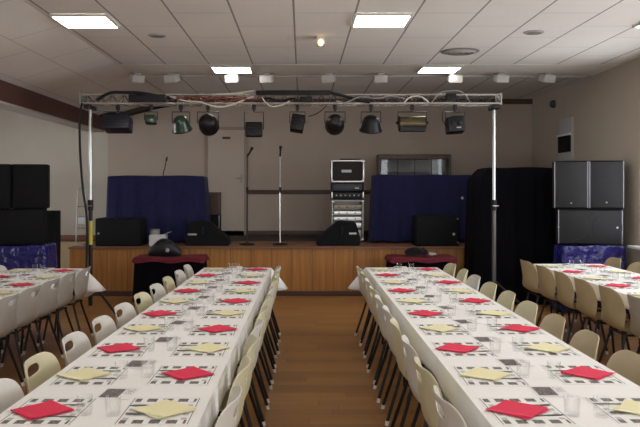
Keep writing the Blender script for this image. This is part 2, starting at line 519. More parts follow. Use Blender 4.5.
# door in the end wall
b = NB(); box(b, (-1.46, YB - 0.012, STAGE_Z + 1.015), (0.70, 0.024, 2.03), 0.004); dr = struct('door_1', b, M['door'])
b = NB()
for x in (-1.84, -1.08): box(b, (x, YB - 0.016, STAGE_Z + 1.04), (0.06, 0.032, 2.08), 0.004)
box(b, (-1.46, YB - 0.016, STAGE_Z + 2.06), (0.82, 0.032, 0.06), 0.004)
obj('door_frame', b, M['door_trim'], dr)
b = NB()
box(b, (-1.16, YB - 0.032, 1.86), (0.035, 0.016, 0.16), 0.003)
tube(b, [(-1.16, YB - 0.03, 1.87), (-1.16, YB - 0.075, 1.87), (-1.27, YB - 0.075, 1.87)], 0.011)
obj('door_handle', b, M['dull'], dr)
b = NB(); box(b, (-1.45, YB - 0.028, 2.64), (0.15, 0.008, 0.045), 0.002); obj('sign_plate', b, M['sign'], dr)

# small things on the window wall and the ceiling
t = thing('wall_hatch', 'pale wall panel with dark square opening above the stacked speakers by the window wall', 'wall panel', (XR, 12.66, 2.14))
b = NB(); box(b, (-0.02, 0, 0.35), (0.04, 0.62, 0.70), 0.006); obj('panel', b, mat('pale_grey_panel', (0.47, 0.46, 0.45), 0.6), t)
b = NB(); box(b, (-0.05, 0, 0.27), (0.03, 0.56, 0.27), 0.004); obj('dark_opening', b, M['grille_dark'], t)
b = NB(); box(b, (-0.06, 0, 0.42), (0.05, 0.6, 0.03), 0.004); obj('ledge', b, M['win_frame'], t)
b = NB(); p = at(555, 104, 13.3)
lathe(b, [(0, 0), (0.07, 0), (0.07, 0.03), (0.05, 0.075), (0, 0.09)], 16, Matrix.Translation((XR, 13.3, p.z)) @ Matrix.Rotation(-PI / 2, 4, 'Y'))
tag(obj('motion_detector', b, M['sign']), 'small dark round detector high on the window wall near the stage', 'detector')


def ceil_disc(name, x, y, r, label, cat, rings):
    t = thing(name, label, cat, (x, y, ZC))
    b = NB(); lathe(b, [(0, -0.012), (r * 0.93, -0.014), (r, -0.006), (r, 0)], 32); obj('flange', b, M['vent'] if rings else M['disc'], t)
    if rings:
        for k in range(3):
            b = NB(); q = r * (0.85 - 0.25 * k)
            lathe(b, [(q, -0.012), (q - 0.03, -0.028), (q - 0.045, -0.026), (q - 0.02, -0.012)], 32, close=True)
            obj('cone_ring', b, M['disc'], t)
    else:
        b = NB(); lathe(b, [(0, -0.019), (r * 0.7, -0.018), (r * 0.72, -0.012)], 24); obj('grille', b, M['vent'], t)
ceil_disc('air_vent', 1.975, 9.5, 0.24, 'round slatted air vent in the ceiling, larger than the flush discs', 'vent', True)
ceil_disc('ceiling_speaker', 2.54, 8.33, 0.11, 'small flush round disc in ceiling panel beyond the round air vent', 'ceiling speaker', False)
ceil_disc('ceiling_speaker', -1.62, 8.5, 0.10, 'small flush round disc in ceiling panel beside the light nearest the beam', 'ceiling speaker', False)
t = thing('emergency_light', 'small white ceiling light box with a warm glowing bulb near the hall centre', 'emergency light', (0.21, 8.6, ZC))
b = NB(); box(b, (0, 0, -0.05), (0.10, 0.14, 0.10), 0.012); obj('housing', b, M['white_plastic'], t)
b = NB(); lathe(b, [(0, -0.05), (0.022, -0.04), (0.03, 0), (0.022, 0.02), (0, 0.03)], 14, Matrix.Translation((0, -0.075, -0.07))); obj('bulb', b, M['bulb'], t)


def ceiling_light(x, y, label):
    t = thing('ceiling_light', label, 'ceiling light', (x, y, ZC - 0.012), 0, 'square ceiling light panels')
    b = NB(); w = 0.275
    for s in (-1, 1):
        box(b, (s * w, 0, -0.004), (0.022, 0.572, 0.024)); box(b, (0, s * w, -0.004), (0.528, 0.022, 0.024))
    obj('frame', b, M['white_plastic'], t, smooth=False)
    b = NB(); box(b, (0, 0, -0.004), (0.528, 0.528, 0.012)); obj('diffuser', b, M['lamp'], t, smooth=False)


LL = [(-2.20, 7.74, 'bright square ceiling light nearest the sloping ceiling and the dark beam'),
      (0.80, 7.70, 'bright square ceiling light near hall centre, beyond the emergency light'),
      (3.76, 7.72, 'bright square ceiling light closest to the window wall, cut by photo edge'),
      (-1.0, 10.88, 'bright square ceiling light in the row by the truss, beam side'),
      (1.96, 10.88, 'bright square ceiling light in the row by the truss, window side')]
for x, y, l in LL: ceiling_light(x, y, l)
for x, y in [(-1.0, 4.6), (1.97, 4.6), (-2.2, 1.4), (0.8, 1.4), (3.7, 1.4), (-1.0, -1.7), (1.97, -1.7)]:
    ceiling_light(x, y, 'square ceiling light over the near part of the hall, out of view')

# ------------------------------------------------------------------ tables
TB = {'left aisle table': (-1.14, -0.36, 2.2, 8.84), 'right aisle table': (0.74, 1.575, 2.2, 8.86),
      'far left table': (-3.30, -2.50, 5.1, 8.74), 'far right table': (2.82, 3.64, 5.3, 9.28)}
SKEW = {'left aisle table': (0.0175, 0.0085)}     # the left aisle tables stand slightly askew, the near ones wider apart


def skew(key, y, x=None):
    if key not in SKEW: return 0.0
    l, r = SKEW[key]; x0, x1 = TB[key][:2]
    u = 0.5 if x is None else (x - x0) / (x1 - x0)
    return (l + (r - l) * u) * (y - 8.6)


LEGS = {'left aisle table': ([8.337 - 1.758 * k for k in range(4)], [8.171 - 1.734 * k for k in range(4)]), 'right aisle table': ([8.171 - 1.734 * k for k in range(4)], [8.337 - 1.758 * k for k in range(4)]),
        'far left table': ([8.25, 6.6], [8.15, 6.53]), 'far right table': ([8.78, 6.98], [9.02, 6.98])}
ZT = 0.75
TBL = {'left aisle table': 'long banquet table under white paper, left of the central aisle',
       'right aisle table': 'long banquet table under white paper, right of the central aisle',
       'far left table': 'long banquet table beside the dark beam, under white paper',
       'far right table': 'long banquet table near the window wall, under white paper'}


def long_table(key):
    x0, x1, y0, y1 = TB[key]; xc = (x0 + x1) / 2
    t = thing('banquet_table', TBL[key], 'table', (xc, y0, 0), 0, 'long banquet tables')
    b = NB(); box(b, (0, (y1 - y0) / 2, ZT - 0.0185), (x1 - x0 - 0.02, y1 - y0 - 0.02, 0.033), 0.004); obj('tabletop', b, M['brown_cab'], t)
    for s, ys in zip((-1, 1), LEGS[key]):
        for y in ys:
            b = NB()
            tube(b, [(s * 0.27, y - y0, ZT - 0.036), (s * 0.29, y - y0, 0.0)], 0.014, 8)
            obj('leg', b, M['black_metal'], t)
    if key in SKEW:
        t.location.x += skew(key, y0); t.rotation_euler.z = -math.atan(sum(SKEW[key]) / 2)


def paper_cloth(key):
    x0, x1, y0, y1 = TB[key]
    z = ZT + 0.003
    b = NB(); rnd = random.Random(key)
    # perimeter points with outward normals
    P = []
    ny = int((y1 - y0) / 0.075); nx = 12; r = 0.012
    def run(a, c, n, nor):
        for k in range(n):
            u = k / n; P.append((a[0] + (c[0] - a[0]) * u, a[1] + (c[1] - a[1]) * u, nor))
    def corner(cx, cy, a0):
        for k in range(7):
            an = a0 + PI / 2 * k / 6
            P.append((cx + r * math.cos(an), cy + r * math.sin(an), (math.cos(an), math.sin(an))))
    run((x1, y0 + 0.03), (x1, y1 - 0.03), ny, (1, 0)); corner(x1 - r, y1 - r, 0)
    run((x1 - 0.03, y1), (x0 + 0.03, y1), nx, (0, 1)); corner(x0 + r, y1 - r, PI / 2)
    run((x0, y1 - 0.03), (x0, y0 + 0.03), ny, (-1, 0)); corner(x0 + r, y0 + r, PI)
    run((x0 + 0.03, y0), (x1 - 0.03, y0), nx, (0, -1)); corner(x1 - r, y0 + r, 3 * PI / 2)
    ph = [rnd.uniform(0, 6.28) for _ in range(4)]
    flap = {'left aisle table': x1, 'far left table': x1, 'right aisle table': x0}.get(key, 99)   # the end corner where the paper hangs out loose
    rows = 6; rings = [[] for _ in range(rows + 1)]
    for i, (x, y, nrm) in enumerate(P):
        dx = min(abs(x - x0), abs(x - x1)); dy = min(abs(y - y0), abs(y - y1))
        cn = max(0.0, 1 - math.hypot(dx, dy) / 0.14)
        cn = cn * cn * (3 - 2 * cn)
        diag = max(0, min(abs(nrm[0]), abs(nrm[1])) * 1.41)
        end = 1.0 if abs(nrm[1]) > 0.9 else 0.0
        loose = 1.0 if y > y1 - 0.5 and abs(x - flap) < 0.2 else 0.05
        drop = 0.145 + 0.015 * math.sin(y * 1.7 + ph[0]) + 0.010 * math.sin(y * 5.1 + ph[1]) + 0.06 * end * (1 - cn * (1 - loose)) + 0.11 * cn * loose
        out = 0.004 + 0.004 * math.sin(y * 3.1 + ph[2]) + 0.004 * math.sin(y * 9 + ph[3]) + end * 0.01
        spread = cn * (0.02 + 0.26 * diag) * loose
        for k in range(rows + 1):
            u = k / rows
            e = out * u ** 0.7 + spread * u
            rings[k].append(b.verts.new((x + skew(key, y, x) + nrm[0] * e, y + nrm[1] * e, z - drop * u * (1 - 0.12 * cn * (1 - u)))))
    n = len(P)
    for A, B in zip(rings, rings[1:]):
        for k in range(n): b.faces.new((A[k], A[(k + 1) % n], B[(k + 1) % n], B[k]))
    b.faces.new(rings[0])
    o = obj('tablecloth', b, M['paper'], smooth=True, angle=0.9)
    md = o.modifiers.new('thickness', 'SOLIDIFY'); md.thickness = 0.0012; md.offset = 1
    tag(o, 'white paper tablecloth covering the ' + {'left aisle table': 'long table left of the central aisle', 'right aisle table': 'long table right of the central aisle',
        'far left table': 'long table beside the dark beam', 'far right table': 'long table near the window wall'}[key], 'tablecloth', 'white paper tablecloths')


for k in TB: long_table(k); paper_cloth(k)

# ------------------------------------------------------------------ chairs
def shell_mesh(name, hole, m):
    top = 0.803 if hole else 0.818
    prof = [(0.215, 0.418, .195), (0.205, 0.438, .205), (0.13, 0.447, .217), (0.04, 0.440, .226), (-0.06, 0.436, .236), (-0.14, 0.446, .244), (-0.185, 0.485, .248),
            (-0.207, 0.54, .250), (-0.219, 0.61, .250)]
    if hole: prof += [(-0.227, 0.672, .248), (-0.235, 0.725, .242), (-0.242, 0.778, .222), (-0.247, 0.808, .190), (-0.249, 0.822, .14)]
    else: prof += [(-0.228, 0.670, .248), (-0.237, 0.728, .238), (-0.244, 0.778, .215), (-0.250, 0.810, .175), (-0.252, 0.824, .115)]
    us = [-1, -0.8, -0.56, -0.36, 0, 0.36, 0.56, 0.8, 1]
    b = NB(); G = []
    for i, (y, z, w) in enumerate(prof):
        row = []
        for u in us:
            back = min(1, max(0, (z - 0.46) / 0.12))
            q = (w * u / 0.25) ** 2
            yy = y + back * 0.070 * q
            zz = z + (1 - back) * (0.020 * u * u if i > 0 else 0.0)
            row.append(b.verts.new((w * u, yy, zz if z < 0.6 else 0.6 + (zz - 0.6) * (top - 0.6) / 0.222)))
        G.append(row)
    for i in range(len(prof) - 1):
        for j in range(8):
            if hole and i == 10 and j in (3, 4): continue
            b.faces.new((G[i][j], G[i][j + 1], G[i + 1][j + 1], G[i + 1][j]))
    o = obj('tmp_shell', b, m)
    o.modifiers.new('t', 'SOLIDIFY').thickness = 0.009
    sub = o.modifiers.new('s', 'SUBSURF'); sub.levels = 2; sub.render_levels = 2
    dg = bpy.context.evaluated_depsgraph_get(); dg.update()
    me = bpy.data.meshes.new_from_object(o.evaluated_get(dg))
    me.name = name
    me.polygons.foreach_set('use_smooth', [True] * len(me.polygons))
    bpy.data.objects.remove(o)
    return me


SH = {}
for hk in (True, False):
    for c in ('c_white', 'c_cream', 'c_tan', 'c_grey'):
        SH[hk, c] = shell_mesh('shell', hk, M[c])

proto = thing('shell_chair', 'proto', 'chair')
sh = bpy.data.objects.new('shell', SH[True, 'c_white']); COL.objects.link(sh); sh.parent = proto
b = NB()
for s in (-1, 1):
    tube(b, smooth_path([(s * 0.13, 0.16, 0.415), (s * 0.15, 0.12, 0.412), (s * 0.15, -0.10, 0.412), (s * 0.13, -0.14, 0.414)], 3), 0.010, 8)
for y in (0.12, -0.11): tube(b, [(-0.15, y, 0.412), (0.15, y, 0.412)], 0.010, 8)
obj('seat_frame', b, M['black_metal'], proto)
for sx in (-1, 1):
    for sy, yt, yb in ((1, 0.13, 0.19), (-1, -0.12, -0.24)):
        b = NB(); tube(b, [(sx * 0.145, yt, 0.412), (sx * 0.165, yt + (yb - yt) * 0.3, 0.28), (sx * 0.205, yb, 0.012)], 0.012, 8)
        lg = obj('leg', b, M['black_metal'], proto)
        b = NB(); tube(b, [(sx * 0.2025, yb - (yb - yt) * 0.06, 0.032), (sx * 0.207, yb, 0.0)], 0.0145, 8); obj('foot_cap', b, M['foot'], lg)
bpy.context.view_layer.update()
CT = tree_of(proto)
CN = {'c_white': 'off-white', 'c_cream': 'cream yellow', 'c_tan': 'tan', 'c_grey': 'warm grey'}


def put_chair(x, y, rz, hole, col, label, group):
    q = copy_tree(proto, CT)
    r = q[0]; r.location = (x, y, 0); r.rotation_euler = (0, 0, rz)
    for c in q:
        if c.type == 'MESH' and c.name.startswith('shell'): c.data = SH[hole, col]
    r['label'] = label; r['group'] = group
    return r


def chair_row(xback, ys, facing, hole, cols, table, side, slant=0.0):
    """xback: where the top of the backrest is; facing +1 looks towards +x"""
    rnd = random.Random(table + side)
    for k, y in enumerate(ys):
        j = rnd.uniform(-0.012, 0.012)
        x = xback + facing * 0.248 + slant * (y - 8.6)
        rz = (-PI / 2 if facing > 0 else PI / 2) + rnd.uniform(-0.07, 0.07)
        col = cols[k % len(cols)]
        put_chair(x + (abs(j) if facing < 0 else -abs(j)), y, rz, hole, col,
                  f'{CN[col]} plastic shell chair, {ORD[k]} from the stage, {side} of {table}', 'shell chairs along the ' + table)


W, C, T, G = 'c_white', 'c_cream', 'c_tan', 'c_grey'
main_y = [8.46 - 0.578 * k for k in range(10)]
outer_y = [8.63 - 0.586 * k for k in range(10)]
chair_row(-1.325, outer_y, 1, True, [W, W, C, W, C, W, W, W, C, W], 'left aisle table', 'outer side', 0.0165)
chair_row(-0.242, main_y, -1, True, [W, C, C, W, C, C, W, C, C, W], 'left aisle table', 'aisle side', 0.0065)
chair_row(0.625, main_y, 1, True, [W, C, W, C, W, W, C, W, C, W], 'right aisle table', 'aisle side', 0.008)
chair_row(1.728, outer_y, -1, False, [C, C, W, C, C, C, T, T, T, T], 'right aisle table', 'outer side')
chair_row(-2.375, [8.42 - 0.54 * k for k in range(6)], -1, True, [G, G, G, G, G, W], 'far left table', 'inner side')
chair_row(-3.47, [8.53, 7.95], 1, True, [W, W], 'far left table', 'outer side')
chair_row(2.65, [9.08 - 0.6 * k for k in range(6)], 1, False, [T, T, T, T, T, G], 'far right table', 'inner side')
chair_row(3.87, [9.34, 8.7], -1, False, [T, T], 'far right table', 'outer side')
def subtree(o): return [o] + [q for c in CT.get(o.name, []) for q in subtree(c)]
for o in subtree(proto)[::-1]:
    bpy.data.objects.remove(o)

# ------------------------------------------------------------------ table settings
ZP = ZT + 0.0045
def napkin_mesh(seed, m):
    rnd = random.Random(seed); b = NB()
    for k in range(3):
        a = rnd.uniform(-0.13, 0.13) + 0.04 * k; s = 0.096 - 0.002 * k
        z0 = 0.0005 + 0.0016 * k
        n = 6; g = []
        for i in range(n + 1):
            row = []
            for j in range(n + 1):
                u = (i / n * 2 - 1); v = (j / n * 2 - 1)
                lift = 0.0015 * (1 - max(abs(u), abs(v)) ** 2) + (0.004 if k == 2 else 0) * max(0, u * v * rnd.uniform(0.7, 1.0)) ** 2
                x, y = u * s, v * s
                row.append(b.verts.new((x * math.cos(a) - y * math.sin(a), x * math.sin(a) + y * math.cos(a), z0 + lift)))
            g.append(row)
        for i in range(n):
            for j in range(n): b.faces.new((g[i][j], g[i + 1][j], g[i + 1][j + 1], g[i][j + 1]))
        if k:
            # the folded edge joins this leaf to the one below
            for j in range(n): b.faces.new((prev[0][j], prev[0][j + 1], g[0][j + 1], g[0][j]))
        prev = g
    me = bpy.data.meshes.new('napkin'); b.to_mesh(me); b.free()
    me.materials.append(m)
    me.polygons.foreach_set('use_smooth', [True] * len(me.polygons))
    return me


NAPS = {'red': [napkin_mesh(s, M['red_nap']) for s in range(4)], 'pale yellow': [napkin_mesh(s + 20, M['yel_nap']) for s in range(4)]}
b = NB(); box(b, (0, 0, 0.0004), (0.305, 0.405, 0.0008)); _o = obj('placemat', b, M['placemat'], smooth=False); MAT_ME = _o.data; bpy.data.objects.remove(_o)
b = NB(); box(b, (0, 0, 0.0004), (0.15, 0.185, 0.0008)); _o = obj('leaflet', b, M['leaflet'], smooth=False); LEAF_ME = _o.data; bpy.data.objects.remove(_o)
b = NB(); lathe(b, [(0, 0.004), (0.026, 0.004), (0.029, 0.002), (0.030, 0.0), (0.0, 0.0)][::-1] , 24)
b.free()
b = NB(); lathe(b, [(0, 0.0), (0.027, 0.0), (0.0295, 0.003), (0.0325, 0.078), (0.032, 0.0795), (0.031, 0.078), (0.028, 0.012), (0.0, 0.010)], 28)
_o = obj('tumbler', b, M['glass'], angle=0.8); GLASS_ME = _o.data; bpy.data.objects.remove(_o)


def cutlery_mesh(fork):
    b = NB()
    # laid along y, handle towards -y
    hw = [(-0.095, 0.006), (-0.09, 0.0085), (-0.05, 0.0065), (0.0, 0.0040), (0.03, 0.0040)]
    if not fork: hw += [(0.034, 0.008), (0.07, 0.0088), (0.092, 0.006), (0.100, 0.001)]
    else: hw += [(0.045, 0.009), (0.055, 0.0115)]
    L = []
    for i, (y, w) in enumerate(hw):
        z = 0.0012 + (0.004 * math.sin(PI * max(0, min(1, (y + 0.02) / 0.09))) if fork else 0)
        L.append([b.verts.new((sx * w, y, z + dz)) for sx, dz in ((-1, 0), (1, 0), (1, 0.0018), (-1, 0.0018))])
    for A, B in zip(L, L[1:]):
        for k in range(4): b.faces.new((A[k], A[(k + 1) % 4], B[(k + 1) % 4], B[k]))
    b.faces.new(L[0][::-1]); b.faces.new(L[-1])
    if fork:
        z = L[-1][0].co.z
        for k in range(4):
            x = -0.0095 + k * 0.00633
            tube(b, [(x, 0.0545, z + 0.0009), (x, 0.078, z + 0.002), (x, 0.098, z + 0.0025)], [0.0016, 0.0016, 0.0008], 5)
    o = obj('fork' if fork else 'knife', b, M['steel']); me = o.data; bpy.data.objects.remove(o); return me


FORK, KNIFE = cutlery_mesh(True), cutlery_mesh(False)


def put(name, me, loc, rz, label, cat, group):
    o = bpy.data.objects.new(name, me); COL.objects.link(o)
    o.location = loc; o.rotation_euler = (0, 0, rz)
    return tag(o, label, cat, group)


def settings(table, n, ystart, sides, start_red, seed, centre=True, pitch=0.6):
    """sides: dict name -> +1/-1 (which edge); start_red: the same keys"""
    x0, x1, y0, y1 = TB[table]; rnd = random.Random(seed)
    for side, s in sides.items():
        for k in range(n):
            y = ystart - pitch * k + rnd.uniform(-0.015, 0.015)
            xe = x1 if s > 0 else x0
            xe += skew(table, y, xe)
            col = 'red' if (k % 2 == 0) == start_red[side] else 'pale yellow'
            where = f'{ORD[k]} place from stage, {side} of {table}'
            xm = xe - s * 0.185
            put('placemat', MAT_ME, (xm, y, ZP), rnd.uniform(-0.03, 0.03), f'printed paper placemat at {where}', 'placemat', 'printed placemats on the tables')
            a = PI / 4 + rnd.uniform(-0.12, 0.12)
            put('napkin', rnd.choice(NAPS[col]), (xe - s * (0.155 + rnd.uniform(-0.01, 0.01)), y + rnd.uniform(-0.012, 0.012), ZP + 0.0062), a, f'{col} paper napkin at {where}', 'napkin', 'folded paper napkins')
            rz = -PI / 2 if s < 0 else PI / 2      # tines point to the middle of the table
            put('fork', FORK, (xe - s * 0.215, y - s * 0.062 + rnd.uniform(-0.01, 0.01), ZP + 0.001), rz + rnd.uniform(-0.15, 0.15), f'steel fork beside napkin at {where}', 'fork', 'forks at the places')
            put('knife', KNIFE, (xe - s * 0.225, y + s * 0.075 + rnd.uniform(-0.01, 0.01), ZP + 0.001), rz + rnd.uniform(-0.12, 0.12), f'steel knife beside napkin at {where}', 'knife', 'knives at the places')
            put('tumbler', GLASS_ME, (xe - s * (0.352 + rnd.uniform(-0.012, 0.012)), y - 0.05 + rnd.uniform(-0.04, 0.04), ZT + 0.0045), 0, f'clear glass tumbler at {where}', 'glass', 'glass tumblers')
    if centre:
        for k in range(n):
            y = ystart + 0.27 - pitch * k + rnd.uniform(-0.03, 0.03)
            put('leaflet', LEAF_ME, ((x0 + x1) / 2 - 0.02 + skew(table, y) + rnd.uniform(-0.02, 0.02), y, ZP + 0.0012), rnd.uniform(-0.25, 0.25), f'printed leaflet with dark photo, {ORD[k]} from the stage along {table}', 'leaflet', 'leaflets down the table middles')


settings('left aisle table', 10, 8.60, {'aisle side': 1, 'outer side': -1}, {'aisle side': True, 'outer side': False}, 3, pitch=0.606)
settings('right aisle table', 10, 8.62, {'aisle side': -1, 'outer side': 1}, {'aisle side': False, 'outer side': True}, 4, pitch=0.607)
settings('far left table', 4, 8.45, {'inner side': 1, 'outer side': -1}, {'inner side': True, 'outer side': False}, 5)
settings('far right table', 5, 8.95, {'inner side': -1, 'outer side': 1}, {'inner side': False, 'outer side': True}, 6)

# ------------------------------------------------------------------ drapes
def drape(x0, x1, y0, y1, z0, z1, seed, amp=0.03, folds=9, slope=0.0, sag=0.0, flare=0.05, shoulder=0.0):
    """cloth hung over a box: flat top, wavy sides that open towards the hem"""
    rnd = random.Random(seed); b = NB()
    per = []; r = 0.05
    def arc(cx, cy, a0):
        for k in range(6):
            a = a0 + PI / 2 * k / 5
            per.append((cx + r * math.cos(a), cy + r * math.sin(a), math.cos(a), math.sin(a)))
    def line(a, c, nor, step=0.035):
        L = math.hypot(c[0] - a[0], c[1] - a[1]); n = max(2, int(L / step))
        for k in range(1, n): per.append((a[0] + (c[0] - a[0]) * k / n, a[1] + (c[1] - a[1]) * k / n, *nor))
    line((x1, y0 + r), (x1, y1 - r), (1, 0)); arc(x1 - r, y1 - r, 0)
    line((x1 - r, y1), (x0 + r, y1), (0, 1)); arc(x0 + r, y1 - r, PI / 2)
    line((x0, y1 - r), (x0, y0 + r), (-1, 0)); arc(x0 + r, y0 + r, PI)
    line((x0 + r, y0), (x1 - r, y0), (0, -1)); arc(x1 - r, y0 + r, 3 * PI / 2)
    n = len(per); ph = [rnd.uniform(0, 6.28) for _ in range(5)]
    L = 2 * (x1 - x0 + y1 - y0)
    rows = 14; R = []
    cx, cy = (x0 + x1) / 2, (y0 + y1) / 2
    for q in (0.35, 0.7, 0.97):
        R.append([b.verts.new((cx + (px - cx) * q, cy + (py - cy) * q, z1 + slope * (px - cx) * q - sag * (1 - q) - shoulder * max(0, 1 - (cx + (px - cx) * q - x0) / 0.16) + 0.006 * math.sin(7 * px + ph[4]))) for px, py, _, _ in per])
    for k in range(rows + 1):
        u = k / rows; row = []
        for i, (px, py, ax, ay) in enumerate(per):
            s = i / n * 2 * PI
            f = 0.5 * math.sin(folds * s + ph[0] + 0.8 * math.sin(3 * s + ph[1])) + 0.32 * math.sin(folds * 2.3 * s + ph[2] + 1.2 * u) + 0.3 * math.sin(folds * 0.45 * s + ph[3])
            e = amp * (0.12 + 0.88 * u ** 0.8) * f + flare * u
            zt = z1 + slope * (px - cx) - 0.02 - shoulder * max(0, 1 - (px - x0) / 0.16)
            hem = z0 + 0.006 + 0.012 * (1 + math.sin(folds * s * 0.7 + ph[1]))
            row.append(b.verts.new((px + ax * e, py + ay * e, zt + (hem - zt) * u)))
        R.append(row)
    b.faces.new(R[0])
    for A, B in zip(R, R[1:]):
        for k in range(n): b.faces.new((A[k], A[(k + 1) % n], B[(k + 1) % n], B[k]))
    return b


def draped(name, label, cat, m, *a, **k):
    o = obj(name, drape(*a, **k), m, angle=1.2)
    md = o.modifiers.new('thickness', 'SOLIDIFY'); md.thickness = 0.004
    return tag(o, label, cat)


draped('dust_cover', 'navy cloth draped over tall equipment on the stage, end nearest the white wall', 'cloth cover', M['blue_cloth'], -3.27, -1.64, 12.72, 13.25, STAGE_Z, 1.885, 1, amp=0.045, folds=13, flare=0.06)
draped('dust_cover', 'navy cloth draped over equipment on the stage, in front of the glass cabinet', 'cloth cover', M['blue_cloth'], 1.20, 2.86, 12.72, 13.25, STAGE_Z, 1.90, 2, amp=0.04, folds=12, flare=0.05)
draped('floor_drape', 'black cloth covering a tall bulk on the floor behind the truss post', 'cloth cover', M['black_cloth'], 2.53, 3.72, 10.92, 11.68, 0.0, 1.975, 3, amp=0.05, folds=14, flare=0.05, shoulder=0.17)
draped('tarpaulin', 'glossy blue tarpaulin over the support under the speakers by the beam', 'tarpaulin', M['blue_tarp'], -4.38, -3.43, 10.14, 10.66, 0.0, 0.908, 4, amp=0.05, folds=9, flare=0.03)
draped('tarpaulin', 'glossy blue tarpaulin over the support under the speakers by the window wall', 'tarpaulin', M['blue_tarp'], 3.49, 4.325, 10.13, 10.60, 0.0, 0.908, 5, amp=0.05, folds=9, flare=0.02)


def red_table(x0, x1, label):
    t = thing('side_table', label, 'table', ((x0 + x1) / 2, 11.28, 0), 0, 'red topped side tables')
    w = (x1 - x0) / 2
    o = obj('skirt', drape(-w + 0.02, w - 0.02, -0.26, 0.26, 0.0, 0.645, label, amp=0.02, folds=16, flare=0.02), M['black_cloth'], t, angle=1.2)
    b = drape(-w, w, -0.29, 0.29, 0.585, 0.668, label + 'r', amp=0.008, folds=10, flare=0.01)
    o = obj('top_cloth', b, M['red_cloth'], t, angle=1.2)
red_table(-2.46, -1.42, 'low table with red cloth top and black skirt, below the stage near white wall')
red_table(1.26, 2.24, 'low table with red cloth top and black skirt, below the stage near black drape')

# ------------------------------------------------------------------ loudspeakers
def loudspeaker(x0, x1, y, z, h, depth, label, grille, trim=False, horn=False, badge=None, group=None, rz=0, pivot=0):
    w = x1 - x0
    xm, ym = (x0 + x1) / 2, y
    if rz:      # the whole stack is turned about its own centre
        xc = pivot; c, s_ = math.cos(rz), math.sin(rz)
        xm, ym = xc + (xm - xc) * c, y + (xm - xc) * s_
    t = thing('loudspeaker', label, 'loudspeaker', (xm, ym, z), rz, group)
    b = NB(); box(b, (0, depth / 2, h / 2), (w, depth, h), 0.012); obj('cabinet', b, M['dark_box'], t)
    b = NB(); box(b, (0, -0.008, h / 2), (w - 0.035, 0.02, h - 0.035), 0.008); g = obj('grille', b, grille, t)
    if trim:
        for s in (-1, 1):
            b = NB(); box(b, (s * (w / 2 - 0.008), -0.004, h / 2), (0.014, 0.022, h - 0.02), 0.004); obj('edge_trim', b, mat('grey_edge_trim', (0.30, 0.30, 0.33), 0.35, 0.5), t)
    if badge:
        for bx, bz, r, m in badge:
            b = NB(); lathe(b, [(0, 0), (r, 0), (r, 0.004), (r * 0.8, 0.007), (0, 0.007)], 16, Matrix.Translation((bx, -0.017, bz)) @ Matrix.Rotation(PI / 2, 4, 'X')); obj('badge', b, m, t)
    if horn:
        # the round basket frames show faintly behind the grille
        for bx, bz, r in horn:
            b = NB(); lathe(b, [(r, 0), (r - 0.008, 0.0022), (r - 0.016, 0.0015), (r - 0.016, 0)], 32, Matrix.Translation((bx, -0.018, bz)) @ Matrix.Rotation(PI / 2, 4, 'X'), close=True); obj('woofer_ring', b, grille, t)
    return t


ZS0, ZS1 = 0.918, 1.398
gw = M['grille']; RZ, PV = -0.25, 3.845
loudspeaker(3.405, 3.842, 10.20, ZS1 + 0.004, 0.645, 0.37, 'upright grey-grilled loudspeaker atop the window-wall stack, next to the black drape', gw, True, [(0, 0.22, 0.17)], [(0.0, 0.075, 0.011, M['dull'])], 'upright stack speakers', rz=RZ, pivot=PV)
loudspeaker(3.852, 4.289, 10.20, ZS1 + 0.004, 0.645, 0.37, 'upright grey-grilled loudspeaker atop the window-wall stack, next to the wall', gw, True, [(0, 0.22, 0.17)], [(0.0, 0.085, 0.013, M['dull'])], 'upright stack speakers', rz=RZ, pivot=PV)
loudspeaker(3.455, 4.275, 10.20, ZS0, 0.476, 0.42, 'wide low loudspeaker under the upright pair, by the window wall', gw, True, [(-0.21, 0.24, 0.19), (0.21, 0.24, 0.19)], [(0.34, 0.235, 0.014, M['chrome']), (-0.405, 0.235, 0.014, M['dull'])], 'wide stack speakers', rz=RZ, pivot=PV)
gl = M['grille_dark']; RZ, PV = 0.26, -3.90
loudspeaker(-4.355, -3.908, 10.20, ZS1 + 0.004, 0.60, 0.45, 'upright black loudspeaker atop the beam-side stack, at the photo edge', gl, False, [(0, 0.22, 0.17)], None, 'upright stack speakers', rz=RZ, pivot=PV)
loudspeaker(-3.892, -3.435, 10.20, ZS1 + 0.004, 0.60, 0.45, 'upright black loudspeaker atop the beam-side stack, next to white wall', gl, False, [(0, 0.22, 0.17)], None, 'upright stack speakers', rz=RZ, pivot=PV)
loudspeaker(-4.33, -3.47, 10.20, ZS0, 0.476, 0.42, 'wide low black loudspeaker under the upright pair, beside the beam', gl, False, [(-0.21, 0.24, 0.19), (0.21, 0.24, 0.19)], None, 'wide stack speakers', rz=RZ, pivot=PV)
loudspeaker(-3.74, -3.56, 10.92, 0.0, 1.35, 0.3, 'narrow tall black cabinet standing behind the beam-side speaker stack', gl)
loudspeaker(-3.26, -2.55, 11.98, STAGE_Z + 0.002, 0.435, 0.5, 'black speaker box lying on the stage edge by the white wall', gl, False, None, [(-0.30, 0.20, 0.018, M['dull'])], 'black boxes on the stage edge')
loudspeaker(1.80, 2.47, 11.98, STAGE_Z + 0.002, 0.47, 0.5, 'black speaker box on the stage edge with small gold badge, before navy cloth', gl, False, None, [(0.255, 0.19, 0.022, M['gold']), (0.315, 0.43, 0.013, M['dull']), (0.315, 0.06, 0.013, M['dull'])], 'black boxes on the stage edge')
